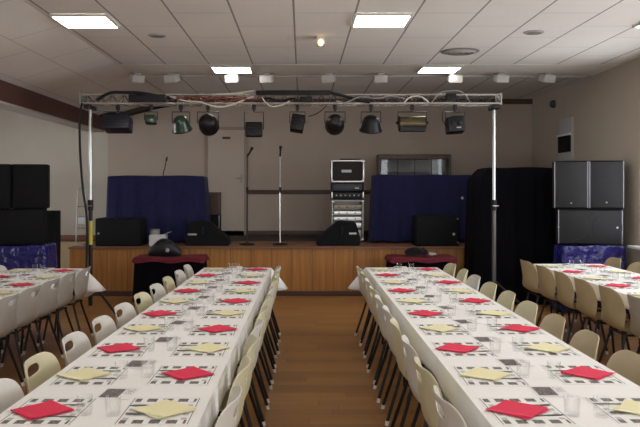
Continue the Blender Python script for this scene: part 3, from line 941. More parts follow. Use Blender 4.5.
# brown cabinet and amplifier behind the cloth
loudspeaker(-1.74, -1.47, 13.55, STAGE_Z + 0.018, 0.42, 0.3, 'small black amplifier under a brown box beside the stage door', gl, True)
t = thing('wooden_box', 'brown veneered box standing on the small amplifier beside the stage door', 'box', (-1.605, 13.55, STAGE_Z + 0.442))
b = NB(); box(b, (0, 0.15, 0.2), (0.27, 0.3, 0.40), 0.008); obj('case', b, M['brown_cab'], t)
b = NB(); box(b, (0, -0.004, 0.2), (0.225, 0.012, 0.35), 0.003); obj('front_panel', b, mat('dark_brown_front', (0.07, 0.032, 0.022), 0.6), t)


def wedge(x, flip, label, plate):
    t = thing('stage_monitor', label, 'stage monitor', (x, 12.05, STAGE_Z + 0.002), 0, 'wedge monitors on the stage edge')
    f = -1 if flip else 1
    poly = [(-0.36, 0.0), (0.33, 0.0), (0.35, 0.10), (0.27, 0.37), (0.02, 0.39), (-0.34, 0.10)]
    b = NB(); prism(b, [(f * a, c) for a, c in poly], 0.0, 0.42)
    bmesh.ops.bevel(b, geom=list(b.edges), offset=0.014, segments=2, affect='EDGES')
    obj('cabinet', b, M['dark_box'], t)
    b = NB()
    d = Vector((0.36, 0, 0.29)).normalized(); nrm = Vector((-d.z, 0, d.x))
    R = Matrix(((d.x * 1, 0, nrm.x), (0, 1, 0), (d.z, 0, nrm.z)))
    vs = box(b, (0, 0, 0), (0.40, 0.36, 0.016), 0.005, R)
    bmesh.ops.translate(b, vec=(-0.16 + nrm.x * 0.006, 0.21, 0.245 + nrm.z * 0.006), verts=vs)
    if flip: bmesh.ops.scale(b, vec=(-1, 1, 1), verts=b.verts)
    obj('grille', b, M['grille_dark'], t)
    b = NB(); box(b, (plate[0], -0.004, plate[1]), (plate[2], 0.008, 0.030), 0.002); obj('logo_plate', b, M['text'] if not flip else M['dull'], t)
    b = NB(); tube(b, smooth_path([(f * 0.05, -0.002, 0.20), (f * 0.05, -0.03, 0.20), (f * 0.05, -0.03, 0.29), (f * 0.05, -0.002, 0.29)], 3), 0.010, 6); obj('handle', b, M['black_plastic'], t)
wedge(0.585, False, 'black wedge monitor with pale logo on the stage edge, before the silver rack', (0.22, 0.195, 0.115))
wedge(-1.52, True, 'black wedge monitor on the stage edge in front of the navy cloth', (-0.22, 0.18, 0.14))

# ------------------------------------------------------------------ other things on and before the stage
def mic_stand(x, lower, label, tilt):
    t = thing('microphone_stand', label, 'microphone stand', (x, 12.26, STAGE_Z + 0.002), 0, 'straight microphone stands')
    b = NB(); lathe(b, [(0, 0), (0.125, 0), (0.128, 0.012), (0.11, 0.024), (0.03, 0.034), (0, 0.036)], 28); obj('base', b, M['black_metal'], t)
    b = NB(); tube(b, [(0, 0, 0.03), (0, 0, 0.88)], 0.0125, 10); obj('lower_tube', b, lower, t)
    b = NB(); tube(b, [(0, 0, 0.84), (0, 0, 0.93)], 0.02, 10); obj('clutch', b, M['black_plastic'], t)
    b = NB(); tube(b, [(0, 0, 0.90), (0, 0, 1.44)], 0.010, 10); obj('upper_tube', b, M['black_metal'] if lower is M['black_metal'] else M['dull'], t)
    b = NB(); tube(b, [(0, 0, 1.43), (tilt * 0.03, -0.02, 1.47)], 0.016, 8); obj('clip', b, M['black_plastic'], t)
    d = Vector((tilt * 0.5, -0.35, 0.75)).normalized(); p = Vector((tilt * 0.01, -0.01, 1.43))
    b = NB(); tube(b, [p, p + d * 0.02, p + d * 0.12, p + d * 0.135], [0.010, 0.012, 0.017, 0.020], 10); mc = obj('microphone', b, M['black_plastic'], t)
    b = NB(); lathe(b, [(0.018, 0), (0.026, 0.012), (0.027, 0.028), (0.018, 0.046), (0, 0.052)], 14, Matrix.Translation(p + d * 0.13) @ d.to_track_quat('Z', 'Y').to_matrix().to_4x4()); obj('microphone_head', b, M['grille'], mc)
mic_stand(-0.885, M['black_metal'], 'black straight microphone stand in front of the stage door', 0.9)
mic_stand(-0.353, M['silver'], 'microphone stand with silver lower tube at the stage centre', 0.1)

# gooseneck behind the navy cloth
t = thing('gooseneck_microphone', 'thin black gooseneck rising behind the navy cloth near the white wall', 'microphone', (-2.47, 13.5, STAGE_Z + 0.012))
b = NB(); tube(b, smooth_path([(0, 0, 0.02), (0, 0, 1.05), (0.03, 0, 1.25), (0.06, 0, 1.40)], 4), 0.009, 8); obj('neck', b, M['black_metal'], t)
b = NB(); tube(b, [(0.058, 0, 1.38), (0.066, 0, 1.415), (0.073, 0, 1.46)], [0.014, 0.018, 0.010], 10); obj('microphone_head', b, M['black_plastic'], t)
b = NB(); lathe(b, [(0, 0), (0.12, 0), (0.12, 0.012), (0.02, 0.03), (0, 0.03)], 20); obj('base', b, M['black_metal'], t)

# equipment tower
RX0, RX1, RY = 0.50, 1.06, 13.0; RXC = (RX0 + RX1) / 2; RWd = RX1 - RX0
def alu_edges(t, w, d, h, m):
    for s in (-1, 1):
        b = NB(); box(b, (s * (w / 2 - 0.008), -0.006, h / 2), (0.024, 0.02, h - 0.004), 0.004); obj('edge_profile', b, m, t)
    for z in (0.014, h - 0.014):
        b = NB(); box(b, (0, -0.007, z), (w - 0.02, 0.02, 0.024), 0.004); obj('edge_profile', b, m, t)
    for sx in (-1, 1):
        for z in (0.03, h - 0.03):
            b = NB(); lathe(b, [(0, 0.0), (0.026, 0.0), (0.02, 0.014), (0, 0.02)], 12, Matrix.Translation((sx * (w / 2 - 0.014), -0.012, z)) @ Matrix.Rotation(PI / 2, 4, 'X')); obj('ball_corner', b, M['chrome'], t)
t = thing('equipment_rack', 'tall silver equipment rack with shelves on the stage, below two black cases', 'equipment rack', (RXC, RY, STAGE_Z + 0.012))
b = NB()
H = 0.70; w = RWd - 0.02
for s in (-1, 1): box(b, (s * (w / 2 - 0.012), 0.2, H / 2), (0.024, 0.4, H), 0.004)
box(b, (0, 0.2, 0.012), (w - 0.04, 0.4, 0.024)); box(b, (0, 0.2, H - 0.012), (w - 0.04, 0.4, 0.024)); box(b, (0, 0.395, H / 2), (w - 0.04, 0.012, H - 0.04))
obj('case', b, M['dull'], t)
z = 0.04
for k, (h, m) in enumerate([(0.16, M['dull']), (0.11, M['silver']), (0.09, M['silver']), (0.085, M['silver']), (0.10, mat('beige_unit', (0.30, 0.26, 0.19), 0.4, 0.3))]):
    b = NB(); box(b, (0, 0.16, z + h / 2), (w - 0.07, 0.32, h - 0.02), 0.004); u = obj('rack_unit', b, m, t)
    for q in range(3):
        b = NB(); lathe(b, [(0, 0), (0.012, 0), (0.010, 0.016), (0, 0.018)], 10, Matrix.Translation((-0.15 + 0.14 * q, 0.0, z + h / 2)) @ Matrix.Rotation(PI / 2, 4, 'X')); obj('knob', b, M['black_plastic'], u)
    z += h + 0.012
alu_edges(t, w, 0.4, H, M['dull'])
z2 = STAGE_Z + 0.012 + H + 0.004
t = thing('mixer_case', 'open black mixer case with dials between the silver rack and top case', 'equipment case', (RXC, RY, z2))
b = NB()
H2 = 0.295
for s in (-1, 1): box(b, (s * (RWd / 2 - 0.01), 0.2, H2 / 2), (0.02, 0.4, H2), 0.004)
box(b, (0, 0.2, 0.01), (RWd - 0.04, 0.4, 0.02)); box(b, (0, 0.2, H2 - 0.01), (RWd - 0.04, 0.4, 0.02)); box(b, (0, 0.39, H2 / 2), (RWd - 0.04, 0.012, H2 - 0.04))
obj('case', b, M['black_plastic'], t)
b = NB(); box(b, (0, 0.12, 0.215), (RWd - 0.05, 0.2, 0.12), 0.004); u = obj('amplifier_front', b, M['blue_grey'], t)
b = NB(); box(b, (0.16, 0.016, 0.20), (0.07, 0.006, 0.012)); obj('display_mark', b, M['text'], u)
b = NB(); box(b, (0, 0.12, 0.075), (RWd - 0.06, 0.2, 0.09), 0.004); u = obj('mixer_front', b, M['black_metal'], t)
for q in range(6):
    b = NB(); lathe(b, [(0, 0), (0.016, 0), (0.013, 0.02), (0, 0.022)], 10, Matrix.Translation((-0.19 + 0.076 * q, 0.02, 0.075)) @ Matrix.Rotation(PI / 2, 4, 'X')); obj('dial', b, M['dull'], u)
for s in (-1, 1):
    b = NB(); box(b, (s * (RWd / 2 - 0.012), -0.004, 0.08), (0.022, 0.02, 0.11), 0.004); obj('edge_profile', b, M['silver'], t)
z3 = z2 + H2 + 0.004
t = thing('flight_case', 'black case with silver edges and pale plate, topmost of the stage tower', 'flight case', (RXC, RY, z3))
H3 = 2.16 - z3
b = NB(); box(b, (0, 0.21, H3 / 2), (RWd, 0.42, H3), 0.012); obj('case', b, M['black_plastic'], t)
b = NB(); box(b, (0, -0.002, H3 / 2), (RWd - 0.06, 0.012, H3 - 0.06), 0.02); obj('front_cloth', b, mat('brown_black_cloth', (0.022, 0.014, 0.013), 0.8), t)
alu_edges(t, RWd, 0.42, H3, M['silver'])
b = NB(); box(b, (-0.02, -0.011, H3 / 2), (0.17, 0.008, 0.045), 0.003); obj('name_plate', b, M['white_card'], t)
for s in (-1, 1):
    b = NB(); box(b, (s * (RWd / 2 + 0.012), 0.2, H3 / 2), (0.024, 0.12, 0.06), 0.006); obj('side_handle', b, M['dull'], t)
b = NB(); vs = box(b, (0, 0, 0.012), (0.36, 0.22, 0.022), 0.006)
b2 = obj('laptop', b, M['black_metal'])
b2.location = (RXC + 0.06, RY + 0.2, 2.162)
tag(b2, 'flat black device lying on top of the stage equipment tower', 'device')

# glass cabinet behind the second navy cloth
t = thing('glass_cabinet', 'dark framed glass cabinet behind the navy cloth on the stage', 'cabinet', (2.07, 13.95, STAGE_Z + 0.008))
Wc, Hc, Dc = 1.34, 1.53, 0.36
b = NB()
for s in (-1, 1): box(b, (s * (Wc / 2 - 0.02), Dc / 2, Hc / 2), (0.04, Dc, Hc), 0.004)
box(b, (0, Dc / 2, Hc - 0.045), (Wc - 0.08, Dc, 0.09), 0.004); box(b, (0, Dc / 2, 0.03), (Wc - 0.08, Dc, 0.06), 0.004)
obj('carcass', b, M['brown_cab'], t)
b = NB(); box(b, (0, Dc - 0.01, Hc / 2), (Wc - 0.08, 0.012, Hc - 0.14)); obj('back_panel', b, M['pale_back'], t)
b = NB(); box(b, (0, Dc / 2 + 0.03, 1.22), (Wc - 0.08, Dc - 0.12, 0.018)); obj('shelf', b, M['pale_back'], t)
for k in range(4):
    wd = (Wc - 0.10) / 4; xc = -Wc / 2 + 0.05 + wd * (k + 0.5)
    b = NB(); box(b, (xc, 0.03, Hc / 2 - 0.01), (wd - 0.012, 0.006, Hc - 0.16)); g = obj('glass_door', b, M['pane'], t, smooth=False)
    b = NB(); box(b, (xc + wd / 2, 0.03, Hc / 2 - 0.01), (0.012, 0.016, Hc - 0.16)); obj('door_edge', b, M['black_metal'], g)

b = NB(); lathe(b, [(0, -0.012), (0.018, -0.010), (0.024, 0), (0.018, 0.010), (0, 0.012)], 14, Matrix.Rotation(PI / 2, 4, 'X'))
o = obj('cloth_clip', b, M['white_plastic']); o.location = (2.67, 12.655, 1.515)
tag(o, 'small round white clip on the navy cloth in front of the glass cabinet', 'clip')

# white box with a small white tub on it, stage edge
t = thing('cardboard_box', 'white open cardboard box on the stage edge before the navy cloth', 'box', (-2.29, 12.02, STAGE_Z + 0.002))
b = NB()
for s in (-1, 1): box(b, (s * 0.125, 0.1, 0.085), (0.008, 0.2, 0.17))
for y in (0.004, 0.196): box(b, (0, y, 0.085), (0.24, 0.008, 0.17))
box(b, (0, 0.1, 0.004), (0.24, 0.19, 0.008))
obj('carton', b, M['white_card'], t, smooth=False)
b = NB(); box(b, (0.15, 0.1, 0.19), (0.10, 0.2, 0.006), 0, Euler((0, 0, 0))); 
bmesh.ops.rotate(b, cent=(0.125, 0.1, 0.17), matrix=Matrix.Rotation(-0.35, 3, 'Y'), verts=b.verts); obj('flap', b, M['white_card'], t, smooth=False)
t = thing('plastic_tub', 'small pale tub behind the white cardboard box on the stage', 'tub', (-2.40, 12.38, STAGE_Z + 0.002))
b = NB(); lathe(b, [(0, 0), (0.075, 0), (0.085, 0.22), (0, 0.22)], 20); obj('tub', b, mat('grey_white_tub', (0.42, 0.42, 0.40), 0.5), t)
b = NB(); lathe(b, [(0.0, 0.222), (0.088, 0.222), (0.090, 0.24), (0.08, 0.248), (0, 0.248)], 20); obj('lid', b, M['dull'], t)

# gear bag on the red table
t = thing('gear_bag', 'black soft gear bag slumped on the red topped table below the stage', 'bag', (-2.03, 11.26, 0.678))
b = NB(); N1, N2 = 16, 12; G2 = []
for i in range(N1 + 1):
    u = i / N1; x = -0.24 + 0.48 * u; rr = max(0.0, math.sin(PI * (0.04 + 0.92 * u))) ** 0.5
    row = []
    for j in range(N2):
        a = 2 * PI * j / N2
        hz = 0.12 * rr * (1.0 + 0.35 * math.sin(2.4 * u + 0.4)); 
        row.append(b.verts.new((x, 0.12 * rr * math.cos(a) * (1 + 0.06 * math.sin(9 * u + a)), max(0.0, 0.72 * hz + 0.85 * hz * math.sin(a)) + 0.004 * math.sin(13 * u + 2 * a) * (1 if math.sin(a) > 0 else 0) + 0.002)))
    G2.append(row)
for A, B in zip(G2, G2[1:]):
    for k in range(N2): b.faces.new((A[k], A[(k + 1) % N2], B[(k + 1) % N2], B[k]))
b.faces.new(G2[0]); b.faces.new(G2[-1])
obj('bag', b, mat('black_nylon', (0.010, 0.010, 0.013), 0.55, bump=0.3, bscale=40), t)
b = NB(); tube(b, smooth_path([(-0.12, -0.07, 0.15), (-0.08, -0.10, 0.21), (0.06, -0.10, 0.23), (0.11, -0.07, 0.17)], 4), 0.011, 6); obj('handle', b, M['black_plastic'], t)
b = NB(); lathe(b, [(0, 0), (0.03, 0), (0.03, 0.006), (0, 0.008)], 14, Matrix.Translation((0.06, -0.132, 0.09)) @ Matrix.Rotation(PI / 2, 4, 'X')); obj('buckle', b, M['dull'], t)
# cable coil on the other red table
b = NB(); pts = []
for k in range(90):
    a = k * 0.42; r = 0.10 + 0.02 * math.sin(k * 0.9)
    pts.append((r * 1.4 * math.cos(a), r * math.sin(a), 0.02 + 0.0011 * k + 0.010 * math.sin(k * 1.7)))
tube(b, pts, 0.009, 6); o = obj('cable_coil', b, M['black_plastic']); o.location = (1.68, 11.2, 0.678)
tag(o, 'coil of black cable on the red topped table near the black drape', 'cable')
b = NB(); lathe(b, [(0, 0), (0.03, 0), (0.03, 0.05), (0.02, 0.06), (0.02, 0.10), (0, 0.11)], 16, Matrix.Rotation(PI / 2, 4, 'Y'))
o = obj('cable_connector', b, M['dull']); o.location = (1.86, 11.12, 0.71); tag(o, 'shiny metal cable connector beside the cable coil on the red table', 'connector')

# hand truck by the truss post
t = thing('hand_truck', 'narrow silver metal hand truck with white plate beside the cabled truss post', 'hand truck', (-3.50, 12.05, STAGE_Z + 0.002))
b = NB(); tube(b, smooth_path([(-0.085, 0, 0.0), (-0.075, 0.02, 0.5), (-0.062, 0.04, 0.86), (-0.02, 0.05, 0.92), (0.03, 0.05, 0.92), (0.06, 0.04, 0.86), (0.075, 0.02, 0.5), (0.085, 0, 0.0)], 5), 0.010, 8); obj('rail_frame', b, M['dull'], t)
for z in (0.28, 0.46, 0.62):
    b = NB(); tube(b, [(-0.08, 0.02, z), (0.08, 0.02, z)], 0.008, 6); obj('rung', b, M['dull'], t)
b = NB(); box(b, (0.005, 0.0, 0.40), (0.11, 0.02, 0.10), 0.006); obj('plate', b, M['white_card'], t)
b = NB(); box(b, (0, -0.05, 0.008), (0.18, 0.14, 0.012), 0.003); obj('toe_plate', b, M['dull'], t)

# ------------------------------------------------------------------ truss, stands, stage lamps
TY = 10.1; TX0, TX1 = at(80, 0, TY).x, at(501, 0, TY).x; ZB, ZTOP = 2.803, 2.925
t = thing('lighting_truss', 'silver lattice truss spanning the hall in front of the stage, carrying lamps', 'truss', ((TX0 + TX1) / 2, TY, ZB))
hl = (TX1 - TX0) / 2; CH = [(0.0, 0.0), (0.22, 0.0), (0.11, ZTOP - ZB)]
CHN = [(0.0, 0.0, 0.016), (0.24, 0.0, 0.014), (0.05, ZTOP - ZB, 0.014)]
for y, z, r in CHN:
    b = NB(); tube(b, [(-hl, y, z), (hl, y, z)], r, 10); obj('chord', b, M['silver'], t)
b = NB(); n = 34
for k in range(n):
    xa = -hl + 2 * hl * k / n; xb = -hl + 2 * hl * (k + 0.5) / n; xc = -hl + 2 * hl * (k + 1) / n
    for y, z, _ in CHN[:2]:
        tube(b, [(xa, y, z), (xb, 0.05, ZTOP - ZB)], 0.0048, 5); tube(b, [(xb, 0.05, ZTOP - ZB), (xc, y, z)], 0.0048, 5)
    tube(b, [(xa, 0, 0), (xb, 0.24, 0)], 0.0048, 5); tube(b, [(xb, 0.24, 0), (xc, 0, 0)], 0.0048, 5)
obj('lattice', b, M['gunmetal'], t)
for s in (-1, 1):
    b = NB(); box(b, (s * hl, 0.12, (ZTOP - ZB) / 2), (0.02, 0.28, ZTOP - ZB + 0.04), 0.004); obj('end_plate', b, M['dull'], t)


def truss_stand(x, label, extra):
    t = thing('truss_stand', label, 'truss stand', (x, TY + 0.12, 0), 0, 'tripod stands of the truss')
    b = NB(); tube(b, [(0, 0, 1.45), (0, 0, ZB - 0.03)], 0.021, 12); obj('upper_tube', b, M['chrome'], t)
    b = NB(); tube(b, [(0, 0, 0.10), (0, 0, 1.47)], 0.028, 12); obj('lower_tube', b, M['black_metal'] if extra else M['gunmetal'], t)
    b = NB(); tube(b, [(0, 0, 1.38), (0, 0, 1.52)], 0.038, 12); obj('collar', b, M['black_plastic'], t)
    b = NB(); tube(b, [(0, -0.03, 1.44), (0, -0.09, 1.44)], 0.012, 8); tube(b, [(-0.04, -0.09, 1.44), (0.04, -0.09, 1.44)], 0.009, 8); obj('winch_handle', b, M['chrome'], t)
    b = NB(); box(b, (0, -0.02, ZB - 0.045), (0.09, 0.34, 0.055), 0.01); obj('head_bracket', b, M['black_metal'], t)
    for a in (-0.65, 1.35, 3.5):
        c, s = math.cos(a), math.sin(a)
        b = NB(); tube(b, [(0.02 * c, 0.02 * s, 0.42), (0.55 * c, 0.55 * s, 0.018)], 0.016, 8); lg = obj('leg', b, M['black_metal'], t)
        b = NB(); tube(b, [(0.53 * c, 0.53 * s, 0.030), (0.565 * c, 0.565 * s, 0.012)], 0.019, 8); obj('foot', b, M['black_plastic'], lg)
    if extra:
        b = NB(); tube(b, [(0.012, -0.03, 0.92), (0.012, -0.03, 1.24)], 0.027, 10); obj('yellow_sleeve', b, M['yellow'], t)
truss_stand(at(90.5, 0, TY + 0.12).x, 'tripod stand with yellow sleeve holding the truss end near the white wall', True)
truss_stand(at(494, 0, TY + 0.12).x, 'silver tripod stand holding the truss end near the black drape', False)


def clampyoke(t, w, zc, m, drop):
    """yoke round a lamp whose pivot is at z=-drop below the truss"""
    b = NB(); box(b, (0, 0, -0.035), (0.05, 0.05, 0.07), 0.008); obj('hanging_clamp', b, M['black_metal'], t)
    b = NB(); top = -0.095
    tube(b, [(-w, 0, -drop), (-w, 0, top), (w, 0, top), (w, 0, -drop)], 0.007, 6)
    tube(b, [(0, 0, -0.06), (0, 0, top)], 0.012, 8)
    obj('yoke', b, M['black_metal'], t)


def lamp_thing(x, label):
    p = at(x, 0, TY)
    return thing('stage_lamp', label, 'stage lamp', (p.x, TY, ZB - 0.017), 0, 'stage lamps under the truss')


def par(x, label, r, axis, length, m, drop=0.245, wide=1.0):
    t = lamp_thing(x, label); clampyoke(t, r + 0.012, 0, m, drop)
    d = Vector(axis).normalized()
    Q = Matrix.Translation((0, 0, -drop)) @ d.to_track_quat('Z', 'Y').to_matrix().to_4x4()
    L = length
    b = NB(); lathe(b, [(0, -L * .52), (r * .45, -L * .50), (r * .80, -L * .36), (r * .97, -L * .12), (r, 0.0), (r * wide, L * .5), (r * wide * .93, L * .5), (r * .9, 0.0), (r * .7, -L * .3), (0, -L * .42)], 28, Q); obj('can', b, m, t)
    b = NB(); lathe(b, [(0, L * .36), (r * .9 * wide, L * .36), (r * .9 * wide, L * .38), (0, L * .39)], 24, Q); obj('lens', b, M['pane'], t)
    b = NB(); lathe(b, [(r * wide, L * .46), (r * wide * 1.07, L * .46), (r * wide * 1.07, L * .52), (r * wide, L * .52)], 28, Q, close=True); obj('filter_frame', b, M['lamp_black'], t)


def boxlamp(x, label, s, m, tilt, drop=0.27, roll=0.0, fins=True, knobs=False):
    t = lamp_thing(x, label); clampyoke(t, s[0] / 2 + 0.014, 0, m, drop)
    R = Matrix.Rotation(tilt, 3, 'X') @ Matrix.Rotation(roll, 3, 'Y')
    b = NB(); box(b, (0, 0, -drop), s, 0.02)
    bmesh.ops.rotate(b, cent=(0, 0, -drop), matrix=R, verts=b.verts); obj('housing', b, m, t)
    if fins:
        for k in range(4):
            b = NB(); box(b, (0, -s[1] / 2 - 0.004, -drop - s[2] * 0.3 + k * s[2] * 0.2), (s[0] * 0.84, 0.012, 0.010), 0.003)
            bmesh.ops.rotate(b, cent=(0, 0, -drop), matrix=R, verts=b.verts); obj('cooling_rib', b, M['black_metal'], t)
    if knobs:
        for sx in (-1, 1):
            b = NB(); lathe(b, [(0, 0), (0.034, 0), (0.030, 0.02), (0.012, 0.026), (0, 0.026)], 16, Matrix.Translation((sx * 0.045, -s[1] / 2, -drop + 0.01)) @ Matrix.Rotation(PI / 2, 4, 'X'))
            bmesh.ops.rotate(b, cent=(0, 0, -drop), matrix=R, verts=b.verts); obj('knob', b, M['grille'], t)
        b = NB(); box(b, (0.02, -s[1] / 2 - 0.004, -drop - 0.055), (0.06, 0.006, 0.014), 0.002); bmesh.ops.rotate(b, cent=(0, 0, -drop), matrix=R, verts=b.verts); obj('marking', b, M['text'], t)
    b = NB(); box(b, (0, s[1] / 2, -drop), (s[0] * 0.8, 0.012, s[2] * 0.75), 0.004)
    bmesh.ops.rotate(b, cent=(0, 0, -drop), matrix=R, verts=b.verts); obj('lens', b, M['pane'], t)


boxlamp(118, 'long dark effect lamp under the truss, first from the white wall end', (0.35, 0.26, 0.185), M['blue_grey'], -0.25, 0.26)
boxlamp(151, 'small dark box lamp under the truss beside the long effect lamp', (0.145, 0.14, 0.11), M['green_lamp'], -0.2, 0.20, fins=False)
par(181, 'green enamelled lamp with wide hood under the truss', 0.105, (0.12, 0.4, -0.9), 0.20, M['green_lamp'], wide=1.22)
par(208, 'round black can lamp under the truss next to the green lamp', 0.128, (0, 0.97, -0.22), 0.26, M['lamp_black'])
boxlamp(254, 'small black floodlight hanging low under the truss near the stage door', (0.225, 0.13, 0.19), M['lamp_black'], -0.15, 0.33)
boxlamp(297.5, 'tilted black box lamp under the truss above the silver microphone stand', (0.175, 0.2, 0.215), M['lamp_black'], -0.2, 0.25, 0.16)
par(335, 'round black can lamp under the truss above the equipment tower', 0.122, (0, 0.98, -0.18), 0.26, M['lamp_black'])
par(371, 'black hooded can lamp tipped down under the truss over navy cloth', 0.118, (0.0, 0.35, -0.93), 0.20, M['lamp_black'], wide=1.22)
# wide cyclorama flood
t = lamp_thing(412, 'wide bronze trough floodlight under the truss, second from window side'); clampyoke(t, 0.19, 0, None, 0.24)
b = NB(); n = 14; A = []; 
prof = [(0.10 * math.cos(a), 0.10 * math.sin(a)) for a in [PI * 1.35 - k * PI * 1.15 / n for k in range(n + 1)]]
poly = [(y, z) for y, z in prof] + [(y * 0.88, z * 0.88) for y, z in reversed(prof)]
prism(b, [(y, z - 0.25) for y, z in poly], -0.165, 0.165, 'yz'); obj('reflector', b, M['olive'], t)
for s in (-1, 1):
    b = NB(); lathe(b, [(0, 0), (0.105, 0), (0.105, 0.012), (0, 0.014)], 20, Matrix.Translation((s * 0.172 - 0.006, 0, -0.25)) @ Matrix.Rotation(PI / 2, 4, 'Y')); obj('end_cap', b, M['lamp_black'], t)
    b = NB(); tube(b, [(s * 0.18, 0, -0.24), (s * 0.215, 0, -0.24)], 0.018, 10); obj('knob', b, M['lamp_black'], t)
b = NB(); box(b, (0, -0.045, -0.325), (0.34, 0.12, 0.075), 0.012); obj('lower_housing', b, M['lamp_black'], t)
boxlamp(455, 'black lamp with two round knobs under the truss at window side', (0.225, 0.26, 0.21), M['lamp_black'], -0.1, 0.27, -0.06, False, True)


# cables and boxes along the truss
def cable(name, pts, r, m, label, n=5):
    b = NB(); tube(b, smooth_path(pts, n), r, 7); return tag(obj(name, b, m), label, 'cable', 'cables along the truss')


def tp(x, y, dy=0.0): return at(x, y, TY + dy) 
cable('cable', [tp(97, 100.5, -0.04), tp(105, 95, -0.05), tp(113, 92.5, -0.05), tp(124, 92.5, -0.05), tp(140, 93, -0.05), tp(158, 96, -0.05), tp(180, 99.5, -0.05)], 0.021, M['black_plastic'], 'thick black cable looping over the truss end by the white wall')
cable('cable', [tp(82, 103, -0.03), tp(80.3, 112, -0.03), tp(79.5, 130, -0.03), tp(80.5, 160, -0.03), tp(83, 190, -0.03), tp(86.5, 215, -0.03), tp(87, 245, -0.03), tp(85.5, 290, -0.03)], 0.016, M['black_plastic'], 'black cable hanging down beside the truss stand with yellow sleeve')
cable('cable', [tp(100, 116, 0.34), tp(112, 113.5, 0.34), tp(124, 115.5, 0.34), tp(140, 112, 0.34), tp(158, 107.5, 0.34), tp(174, 104.8, 0.34)], 0.02, M['black_plastic'], 'black cable sagging below the truss behind the long effect lamp')
cable('cable', [tp(185, 98.3, -0.029), tp(198, 96.8, -0.029), tp(208, 98.6, -0.029), tp(220, 97.2, -0.029), tp(236, 98.6, -0.029), tp(250, 97, -0.029)], 0.012, M['red_cable'], 'red cable lying along the truss above the round lamp')
cable('cable', [tp(170, 96.5, -0.085), tp(186, 101, -0.085), tp(200, 102, -0.085), tp(215, 106.5, -0.085), tp(228, 106, -0.085), tp(240, 101.5, -0.085), tp(249, 98, -0.085), tp(254, 97, -0.085)], 0.011, M['white_cable'], 'white cable looping under the truss between round lamp and floodlight')
cable('cable', [tp(213, 94.6, -0.02), tp(230, 94, -0.02), tp(244, 92.2, -0.02), tp(256, 90.8, -0.02)], 0.012, M['white_cable'], 'white cable rising along the truss top over the small floodlight')
cable('cable', [tp(328, 92.5, -0.04), tp(342, 95.5, -0.04), tp(358, 100, -0.04), tp(370, 102, -0.04)], 0.021, M['black_plastic'], 'black cable slanting down the truss over the equipment tower')
cable('cable', [tp(432, 102, -0.04), tp(440, 93.2, -0.04), tp(448, 91.2, -0.04), tp(458, 90.7, -0.04), tp(464, 94, -0.04), tp(470, 102, -0.04)], 0.008, M['dull'], 'pale cable hoop standing over the truss near the window side')
cable('cable', [tp(326.5, 105, -0.03), tp(322, 110, -0.03), tp(316, 114, -0.03), tp(308, 116.5, -0.03)], 0.006, M['black_plastic'], 'thin black lead looping beside the tilted box lamp')
cable('cable', [tp(445, 109, -0.03), tp(442.5, 114, -0.03), tp(443, 121, -0.03), tp(447, 127, -0.03)], 0.006, M['black_plastic'], 'thin black lead curving beside the lamp with two knobs')


cable('cable', [tp(172, 100, -0.12), tp(188, 97, -0.12), tp(200, 100.5, -0.12), tp(212, 99, -0.12), tp(226, 102, -0.12), tp(243, 99, -0.12), tp(262, 100.5, -0.12)], 0.010, M['red_cable'], 'dull red cable wandering along the truss front over the floodlight')
cable('cable', [tp(255, 101, -0.04), tp(268, 98, -0.04), tp(280, 101.5, -0.04), tp(291, 98.5, -0.04), tp(298, 100, -0.04)], 0.013, M['black_plastic'], 'bunched black cable inside the truss between floodlight and tilted lamp')
cable('cable', [tp(262, 97.5, -0.07), tp(266, 103, -0.07), tp(272, 106.5, -0.07), tp(280, 105.5, -0.07), tp(290, 101, -0.07)], 0.009, M['white_cable'], 'short white cable dipping under the truss left of the tilted lamp')
cable('cable', [tp(336, 101, -0.1), tp(346, 102.5, -0.1), tp(360, 97, -0.1), tp(377, 98.5, -0.1), tp(392, 96, -0.1), tp(405, 99, -0.1)], 0.010, M['dull'], 'grey cable lying along the truss above the hooded lamp')
cable('cable', [tp(404, 103, -0.04), tp(409, 98, -0.04), tp(418, 96, -0.04), tp(425, 99, -0.04), tp(429, 103, -0.04)], 0.009, M['white_cable'], 'pale cable bundle on the truss above the bronze floodlight')


def strip_box(xa, xb, ya, yb, label, dy=-0.12):
    p, q = tp(xa, yb, dy), tp(xb, ya, dy)
    t = thing('socket_strip', label, 'socket strip', ((p.x + q.x) / 2, TY + dy, p.z), 0, 'dark boxes fixed to the truss')
    b = NB(); box(b, (0, 0, (q.z - p.z) / 2), (q.x - p.x, 0.06, q.z - p.z), 0.01); obj('box', b, M['black_plastic'], t)
    b = NB()
    tube(b, [(-(q.x - p.x) * 0.4, 0.0, (q.z - p.z) / 2), (-(q.x - p.x) * 0.4, 0.035, (q.z - p.z) / 2)], 0.012, 6); obj('bracket', b, M['dull'], t)
strip_box(129, 166, 94.5, 102, 'black dimmer box fixed to the truss above the small box lamp')
strip_box(256, 330, 90.5, 95, 'long black bar lying on the truss top above the stage centre', -0.085)
strip_box(300, 312, 96.5, 102, 'small black junction box on the truss above the tilted lamp', -0.055)
strip_box(446, 456, 93.5, 101, 'black junction box on the truss between the last two lamps', -0.055)

